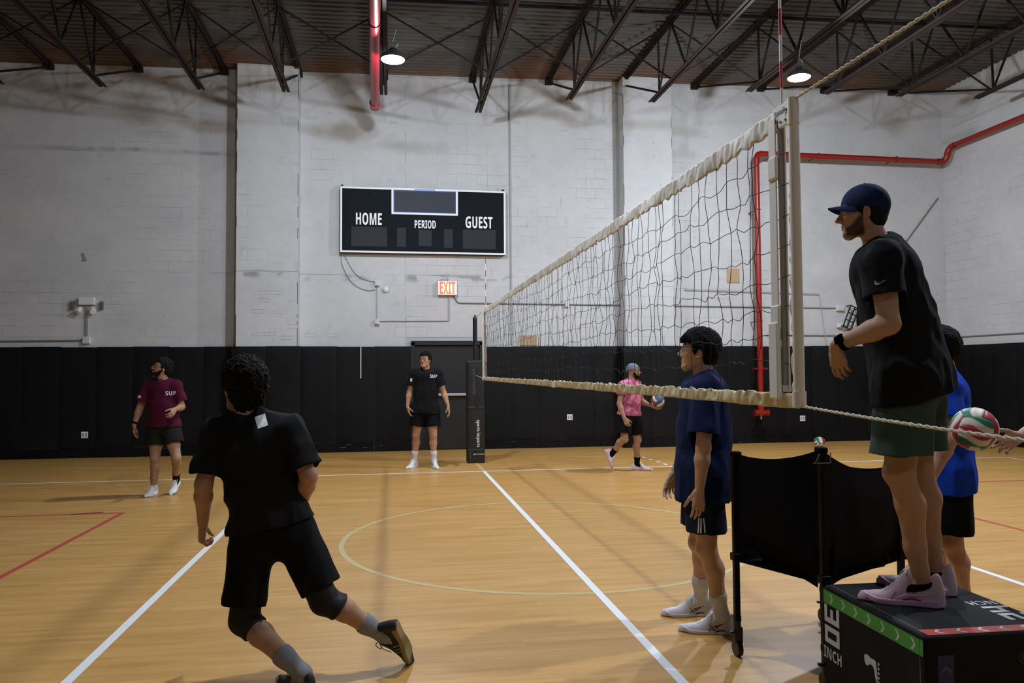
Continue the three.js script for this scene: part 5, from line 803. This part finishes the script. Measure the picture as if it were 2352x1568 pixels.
// man on the box
const swoosh = new THREE.Shape(); swoosh.moveTo(-0.022, -0.006); swoosh.bezierCurveTo(-0.026, 0.004, -0.02, 0.01, -0.017, 0.011); swoosh.bezierCurveTo(-0.022, 0.0, -0.012, -0.003, 0.024, 0.012); swoosh.bezierCurveTo(-0.006, -0.009, -0.018, -0.014, -0.022, -0.006);
makePerson({
  label: 'bearded man in navy cap standing on the black jump box, dark shirt and green shorts', base: [0.8, 0.508, 8.68], cell: 0.009, clothCell: 0.0075, headCell: 0.003, handCell: 0.003, bulk: 1.02, skin: [0.37, 0.21, 0.125],
  joints: { head: [0.625, 2.208, 8.70], neck: [0.70, 2.062, 8.70], shL: [0.60, 1.975, 8.852], shR: [0.85, 2.0, 8.56], elL: [0.60, 1.71, 8.895], wrL: [0.476, 1.632, 8.715], tiL: [0.515, 1.475, 8.68], elR: [0.93, 1.72, 8.48], wrR: [0.9, 1.49, 8.44], tiR: [0.87, 1.32, 8.44],
    hipL: [0.765, 1.49, 8.775], hipR: [0.905, 1.49, 8.635], knL: [0.726, 1.087, 8.761], knR: [0.925, 1.087, 8.612], anL: [0.848, 0.615, 8.72], anR: [1.035, 0.615, 8.56] },
  look: [-0.86, -0.03, -0.5], headUp: [-0.06, 1, 0], headScale: 0.92, face: { nose: 1.3, jaw: 1, beardTone: [0.028, 0.018, 0.012] }, cap: { color: 0x141f42 },
  hair: { vol: 0.006, top: 0.0, front: 0.0, curl: 0.002, color: 0x16100c, line: [[-0.13, -0.085], [-0.06, -0.075], [-0.03, -0.05], [-0.012, 0.0], [0.0, 0.005], [0.012, -0.03], [0.03, -0.005], [0.045, 0.05], [0.12, 0.08]] },
  hands: { L: { palm: [0.85, 0.1, -0.5], curl: [0.3, 0.34, 0.38, 0.42], thumb: 0.6, spread: 0.03 }, R: { palm: [-0.3, 0, 1], curl: relaxed } },
  shirt: { color: 0x131417, sleeve: 0.54, cuff: 0.078, drop: 0.075, hemW: 0.2, hemD: 0.155, loose: 0.02, fold: 0.011, prints: [{ geo: new THREE.ShapeGeometry(swoosh, 8), at: [0.548, 1.877, 8.922], dir: [0.55, 0.1, -0.83], upDir: [0, 1, 0], mat: M(0x8a8c90, 0.6), name: 'swoosh_mark' }] },
  shorts: { color: 0x35463f, len: 0.8, top: 0.115, cuff: 0.118, level: true }, feet: { L: { dir: [-0.86, 0, -0.51], ground: 0.508 }, R: { dir: [-0.6, 0, -0.8], ground: 0.508 } }, socks: { from: 1.0, to: 1.1, color: 0x0c0c0d },
  shoe: { len: 0.292, color: 0xc3a7b2, sole: 0xc79bb8, lace: 0xc9c3c4, soleH: 0.028, tall: 1.35, marks: [{ color: 0x9b1f55, r: 0.0045, lines: [[[0.07, 0.022], [0.1, 0.03], [0.14, 0.024]]], label: 'magenta sole insert' }, { color: 0xd7b3c6, r: 0.003, lines: [[[0.02, 0.06], [0.06, 0.045], [0.12, 0.04], [0.17, 0.03]], [[0.03, 0.075], [0.09, 0.062], [0.15, 0.035]]] }, { color: 0xc94a62, r: 0.0026, lines: [[[0.165, 0.055], [0.18, 0.035], [0.19, 0.012]]] }] }, shoeCell: 0.0045,
  watch: { s: 'L', out: [-0.5, 0.4, 0.75] },
});
// runner in the foreground, seen from behind
makePerson({
  label: 'curly-haired player in black shirt, shorts and knee pads running away to the left', base: [-1.9, 0, 7.75], cell: 0.009, clothCell: 0.0075, headCell: 0.0035, handCell: 0.003, skin: [0.40, 0.225, 0.14],
  joints: { head: [-2.15, 1.452, 7.70], neck: [-2.108, 1.30, 7.705], shL: [-2.268, 1.232, 7.70], shR: [-1.918, 1.244, 7.74], elL: [-2.326, 0.978, 7.737], wrL: [-2.35, 0.765, 7.64], tiL: [-2.37, 0.64, 7.6], elR: [-1.815, 1.01, 7.8], wrR: [-1.87, 0.84, 7.63], tiR: [-1.93, 0.76, 7.52],
    hipL: [-2.075, 0.735, 7.72], hipR: [-1.915, 0.73, 7.70], knL: [-2.123, 0.32, 7.783], knR: [-1.742, 0.384, 7.745], anL: [-1.82, 0.108, 7.96], anR: [-1.448, 0.183, 7.70] },
  look: [-0.72, 0.12, -0.68], face: { jaw: 1.02, stubble: 0.35 }, hair: { vol: 0.034, top: 0.044, front: 0.03, nape: true, curl: 0.0075, freq: 70, edge: 0.012, cell: 0.0035, color: 0x0a0807, line: [[-0.16, -0.13], [-0.04, -0.125], [-0.015, -0.08], [0.0, -0.02], [0.03, -0.01], [0.045, 0.035], [0.075, 0.06], [0.13, 0.07]] },
  hands: { L: { palm: [1, 0, -0.4], curl: [0.95, 1.0, 1.05, 1.1], thumb: 0.75, spread: 0.02 }, R: { palm: [-1, 0, -0.2], curl: [0.8, 0.8, 0.8, 0.8] } },
  shirt: { color: 0x191a1c, sleeve: 0.8, cuff: 0.082, drop: -0.03, hemW: 0.185, hemD: 0.145, loose: 0.018, fold: 0.012, neckR: 0.07, prints: [{ geo: rectGeo(0.05, 0.058), at: [-2.04, 1.289, 7.822], dir: [-0.14, 0.03, -0.99], upDir: [-0.3, 1, 0], mat: M(0xd8d9dc, 0.8), name: 'white_patch', label: 'plain white patch below the collar' }] },
  shorts: { color: 0x101113, len: 0.83, top: 0.112, cuff: 0.1 }, kneePads: true, socks: { from: 0.62, color: 0x85878c, rib: true }, feet: { L: { dir: [-0.6, 0, -0.8], ground: 0 }, R: { dir: [0.3, -0.8, -0.52], up: [-0.943, -0.154, -0.306] } },
  shoe: { len: 0.29, color: 0x121214, sole: 0x8c7d55, lace: 0x161618, tall: 1.2, marks: [{ color: 0xb9babc, r: 0.0022, lines: [[[0.012, 0.085], [0.02, 0.086]], [[0.01, 0.078], [0.02, 0.079]], [[0.12, 0.02], [0.13, 0.055]], [[0.14, 0.02], [0.15, 0.05]], [[0.16, 0.02], [0.165, 0.045]]] }] }, shoeCell: 0.0045,
});
// man in navy behind the net
makePerson({
  label: 'man in loose navy shirt and white socks standing in profile behind the net', base: [0.45, 0, 7.35], cell: 0.009, clothCell: 0.0075, headCell: 0.003, handCell: 0.003, bulk: 0.98, skin: [0.52, 0.32, 0.205],
  joints: { head: [0.395, 1.638, 7.415], neck: [0.428, 1.48, 7.42], shL: [0.372, 1.41, 7.58], shR: [0.49, 1.41, 7.26], elL: [0.325, 1.095, 7.63], wrL: [0.30, 0.855, 7.625], tiL: [0.292, 0.68, 7.62], elR: [0.45, 1.1, 7.16], wrR: [0.345, 0.885, 7.12], tiR: [0.285, 0.735, 7.11],
    hipL: [0.385, 0.945, 7.49], hipR: [0.445, 0.94, 7.32], knL: [0.398, 0.49, 7.485], knR: [0.448, 0.475, 7.25], anL: [0.49, 0.1, 7.475], anR: [0.50, 0.1, 7.14] },
  look: [-0.93, 0.1, -0.36], face: { nose: 0.85, jaw: 0.97 }, hair: { vol: 0.016, top: 0.021, front: 0.022, curl: 0.005, freq: 70, flow: true, edge: 0.014, cell: 0.0035, color: 0x0c0a0a, line: [[-0.16, -0.1], [-0.06, -0.085], [-0.035, -0.06], [-0.012, 0.008], [0.012, 0.0], [0.022, -0.022], [0.034, -0.015], [0.05, 0.03], [0.08, 0.048], [0.13, 0.055]] },
  glasses: { color: 0xc9a9a4, r: 0.0014 }, earring: [0.083, -0.034, 0.004], hands: { L: { palm: [0.1, 0, -1], curl: [0.28, 0.32, 0.36, 0.42] }, R: { palm: [0.3, 0, 1], curl: relaxed } },
  shirt: { color: 0x121e40, sleeve: 0.76, cuff: 0.088, drop: 0.18, hemW: 0.205, hemD: 0.165, loose: 0.03, fold: 0.01, hemN: [0.02, -1, 0] }, shorts: { color: 0x1b2336, len: 0.76, top: 0.112, cuff: 0.118, level: true, stripes: [[[0.296, 0.69, 7.62], [0.296, 0.65, 7.62], [0.292, 0.605, 7.62]], [[0.31, 0.69, 7.62], [0.31, 0.65, 7.62], [0.307, 0.605, 7.62]], [[0.325, 0.69, 7.62], [0.33, 0.65, 7.62], [0.332, 0.61, 7.62]]], stripeDir: [0.36, 0, -0.93] },
  socks: { L: { from: 0.66, color: 0xc9c8c6, rib: true }, R: { from: 0.56, color: 0xc9c8c6, rib: true } }, feet: { L: { dir: [-0.95, 0, -0.31], ground: 0 }, R: { dir: [-0.98, 0, -0.18], ground: 0 } },
  shoe: { len: 0.29, color: 0xd2d0d8, sole: 0xd8d4da, lace: 0xe9e8ea, soleH: 0.024, marks: [{ color: 0x2c3040, r: 0.0024, lines: [[[0.14, 0.018], [0.125, 0.035], [0.09, 0.048], [0.05, 0.06]], [[0.12, 0.016], [0.1, 0.036], [0.07, 0.05]], [[0.135, 0.05], [0.115, 0.022]], [[0.115, 0.055], [0.09, 0.028]]] }, { color: 0x17171d, r: 0.005, lines: [[[0.04, 0.014], [0.07, 0.02], [0.11, 0.01]]], label: 'dark sole insert' }] }, shoeCell: 0.0045,
});
// four players further off
const far = { cell: 0.013, clothCell: 0.011, headCell: 0.0048, handCell: 0.0045, shoeCell: 0.0075 };
makePerson({
  ...far, label: 'man with glasses in black shirt, shorts and white socks standing by the padded post', base: [-0.88, 0, -0.62], skin: [0.46, 0.255, 0.155], bulk: 1.06,
  joints: { head: [-0.864, 1.715, -0.6], neck: [-0.848, 1.56, -0.649], shL: [-0.665, 1.488, -0.621], shR: [-1.04, 1.49, -0.684], elL: [-0.572, 1.194, -0.62], wrL: [-0.503, 0.975, -0.546], tiL: [-0.479, 0.79, -0.5], elR: [-1.111, 1.205, -0.704], wrR: [-1.147, 0.97, -0.638], tiR: [-1.107, 0.79, -0.588],
    hipL: [-0.775, 0.94, -0.63], hipR: [-0.945, 0.94, -0.659], knL: [-0.743, 0.52, -0.585], knR: [-1.01, 0.526, -0.635], anL: [-0.729, 0.1, -0.62], anR: [-1.036, 0.1, -0.7] },
  look: [-0.5, 0.06, 0.86], hair: { vol: 0.014, top: 0.022, front: 0.018, curl: 0.005, edge: 0.01, color: 0x0c0a0a }, glasses: { color: 0x1a1a1c, r: 0.0022 }, hands: { L: { palm: [-1, 0, -0.1], curl: relaxed, scale: 1.05 }, R: { palm: [1, 0, -0.1], curl: relaxed, scale: 1.05 } },
  shirt: { color: 0x151618, sleeve: 0.64, cuff: 0.08, drop: 0.08, hemW: 0.19, hemD: 0.15, prints: [{ geo: SUP(), at: [-0.738, 1.456, -0.487], dir: [0.05, 0, -1], mat: inkWhite, name: 'chest_lettering' }, { geo: rectGeo(0.03, 0.05, 3, 3), at: [-1.1, 1.4, -0.5], dir: [0.1, 0, -1], mat: inkWhite, name: 'sleeve_print' }] },
  shorts: { color: 0x0f1012, len: 0.68, cuff: 0.118 }, socks: { from: 0.6, color: 0xdcdde0 }, feet: { L: { dir: [0.2, 0, 0.97], ground: 0 }, R: { dir: [-0.55, 0, 0.83], ground: 0 } }, shoe: { len: 0.3, color: 0xd9dce0, sole: 0xd5d8dc, laces: true },
});
makePerson({
  ...far, label: 'player in maroon shirt with white chest lettering walking on the far left', base: [-4.26, 0, 1.42], skin: [0.34, 0.19, 0.115],
  joints: { head: [-4.269, 1.59, 1.476], neck: [-4.262, 1.435, 1.42], shL: [-4.09, 1.366, 1.467], shR: [-4.455, 1.362, 1.395], elL: [-4.035, 1.1, 1.43], wrL: [-4.046, 1.085, 1.674], tiL: [-4.085, 0.98, 1.81], elR: [-4.547, 1.091, 1.392], wrR: [-4.595, 0.88, 1.448], tiR: [-4.58, 0.71, 1.474],
    hipL: [-4.17, 0.865, 1.443], hipR: [-4.33, 0.86, 1.416], knL: [-4.06, 0.475, 1.559], knR: [-4.345, 0.46, 1.445], anL: [-4.12, 0.17, 1.32], anR: [-4.367, 0.1, 1.402] },
  look: [-0.82, 0.28, 0.5], hair: { vol: 0.018, top: 0.024, front: 0.022, curl: 0.006, edge: 0.01, color: 0x0a0908 }, beard: { moustache: true, grow: 0.004, color: 0x150e0a, cell: 0.005 }, glasses: { color: 0x18181a, r: 0.002 }, watch: { s: 'R', out: [0, 0, 1], face: false },
  hands: { L: { palm: [-0.9, -0.2, -0.3], curl: [0.5, 0.5, 0.55, 0.6] }, R: { palm: [1, 0, -0.1], curl: relaxed } },
  shirt: { color: 0x48142b, sleeve: 0.7, cuff: 0.085, drop: 0.01, hemW: 0.175, hemD: 0.14, loose: 0.024, prints: [{ geo: SUP(), at: [-4.138, 1.28, 1.625], dir: [0, 0, -1], mat: inkWhite, name: 'chest_lettering' }, { geo: rectGeo(0.045, 0.03, 3, 3), at: [-4.524, 1.237, 1.43], dir: [0.2, 0, -1], mat: inkWhite, name: 'sleeve_print' }] },
  shorts: { color: 0x1b1e1c, len: 0.58, cuff: 0.115 }, socks: { L: { from: 0.72, color: 0x0e0e10 }, R: { from: 0.93, color: 0xc9cacc } }, feet: { R: { dir: [-0.18, 0, 0.98], ground: 0 }, L: { dir: [-0.05, -0.38, 0.92], up: [0, 0.92, 0.38] } }, shoe: { len: 0.28, color: 0xd6d8da, sole: 0xdadcde },
});
makePerson({
  ...far, label: 'bearded man in pink tie-dye shirt and grey head wrap carrying a ball', base: [2.2, 0, 0.4], skin: [0.36, 0.2, 0.12], bulk: 0.95, headScale: 0.94,
  joints: { head: [2.262, 1.515, 0.429], neck: [2.235, 1.375, 0.42], shR: [2.055, 1.295, 0.5], shL: [2.362, 1.295, 0.3], elR: [1.994, 1.027, 0.54], wrR: [2.042, 0.815, 0.62], tiR: [2.1, 0.68, 0.65], elL: [2.431, 1.05, 0.27], wrL: [2.515, 0.99, 0.43], tiL: [2.655, 0.925, 0.53],
    hipR: [2.115, 0.85, 0.445], hipL: [2.26, 0.845, 0.35], knR: [2.065, 0.5, 0.53], knL: [2.323, 0.47, 0.37], anR: [1.918, 0.27, 0.38], anL: [2.325, 0.1, 0.333] },
  look: [0.88, 0.0, 0.45], wrap: 0x707a8a, beard: { moustache: true, grow: 0.012, color: 0x120d0a, cell: 0.005 }, hands: { L: { palm: [0.35, 0.85, -0.3], curl: [0.3, 0.3, 0.3, 0.35], thumb: 0.3, spread: 0.1 }, R: { palm: [0.4, 0, -1], curl: [0.6, 0.65, 0.7, 0.7] } },
  shirt: { color: 0xb04a70, tie: [[0.28, 0.045, 0.12], [0.62, 0.2, 0.3]], sleeve: 0.5, cuff: 0.08, drop: 0.0, hemW: 0.17, hemD: 0.14, loose: 0.022 }, shorts: { color: 0x0d0d0f, len: 0.8, cuff: 0.11 }, socks: { from: 0.72, color: 0x0d0d0e },
  feet: { L: { dir: [0.85, 0, 0.53], ground: 0 }, R: { dir: [0.3, -0.93, 0.2], up: [0.88, 0.33, 0.3] } }, shoe: { len: 0.285, color: 0xd9c6cc, sole: 0xc9a0ac },
});
makePerson({
  ...far, cell: 0.011, clothCell: 0.009, label: 'dark-haired person in bright blue shirt mostly hidden behind the man on the box', base: [1.9, 0, 7.58], skin: [0.44, 0.255, 0.155],
  joints: { head: [1.83, 1.64, 7.60], neck: [1.85, 1.486, 7.6], shL: [1.775, 1.4, 7.75], shR: [1.95, 1.4, 7.45], elL: [1.705, 1.125, 7.83], wrL: [1.625, 0.915, 7.79], tiL: [1.575, 0.75, 7.76], elR: [1.99, 1.1, 7.35], wrR: [1.9, 0.88, 7.33], tiR: [1.86, 0.71, 7.32],
    hipL: [1.83, 0.93, 7.665], hipR: [1.91, 0.925, 7.51], knL: [1.833, 0.51, 7.667], knR: [1.92, 0.48, 7.48], anL: [1.915, 0.1, 7.663], anR: [1.975, 0.1, 7.45] },
  look: [-0.97, 0, -0.2], hair: { vol: 0.02, top: 0.022, front: 0.02, curl: 0.006, flow: true, edge: 0.014, color: 0x0e0c0b }, hands: { L: { palm: [0.1, 0, -1], curl: relaxed }, R: { palm: [0.1, 0, 1], curl: relaxed } },
  shirt: { color: 0x183fae, sleeve: 0.6, cuff: 0.086, drop: 0.12, hemW: 0.19, hemD: 0.15, loose: 0.025 }, shorts: { color: 0x101114, len: 0.86, cuff: 0.115, level: true }, socks: { from: 0.8, color: 0xbfc0c2 }, feet: { L: { dir: [-0.97, 0, -0.2], ground: 0 }, R: { dir: [-0.97, 0, -0.3], ground: 0 } }, shoe: { len: 0.29, color: 0xc9cacd, sole: 0xd5d6d8 },
});
makePerson({
  ...far, handCell: 0.003, label: 'person at the right edge reaching a bare arm towards the flying ball', base: [2.32, 0, 8.48], skin: [0.5, 0.3, 0.2],
  joints: { head: [2.2, 1.74, 8.52], neck: [2.26, 1.58, 8.5], shR: [2.19, 1.5, 8.34], shL: [2.29, 1.49, 8.7], elR: [1.9, 1.3, 8.37], wrR: [1.635, 1.19, 8.4], tiR: [1.45, 1.115, 8.4], elL: [2.15, 1.24, 8.8], wrL: [2.0, 1.09, 8.72], tiL: [1.87, 1.0, 8.67],
    hipR: [2.36, 1.0, 8.41], hipL: [2.36, 1.0, 8.58], knR: [2.34, 0.55, 8.38], knL: [2.25, 0.56, 8.62], anR: [2.42, 0.1, 8.38], anL: [2.3, 0.1, 8.63] },
  look: [-0.98, -0.1, 0], hair: { vol: 0.016, curl: 0.005, color: 0x120e0c }, hands: { R: { palm: [-0.1, 0.25, 0.95], curl: [0.12, 0.18, 0.3, 0.4], thumb: 0.2, spread: 0.16 }, L: { palm: [0, -0.5, -0.9], curl: relaxed } },
  shirt: { color: 0x202226, sleeve: 0.55, drop: 0.1 }, shorts: { color: 0x15161a, len: 0.7, level: true }, socks: { from: 0.7, color: 0xcfd0d2 }, feet: { L: { dir: [-0.97, 0, 0.2], ground: 0 }, R: { dir: [-0.97, 0, -0.1], ground: 0 } }, shoe: { len: 0.29, color: 0xc9cacd, sole: 0xd5d6d8 },
});

renderer.render(scene, camera);
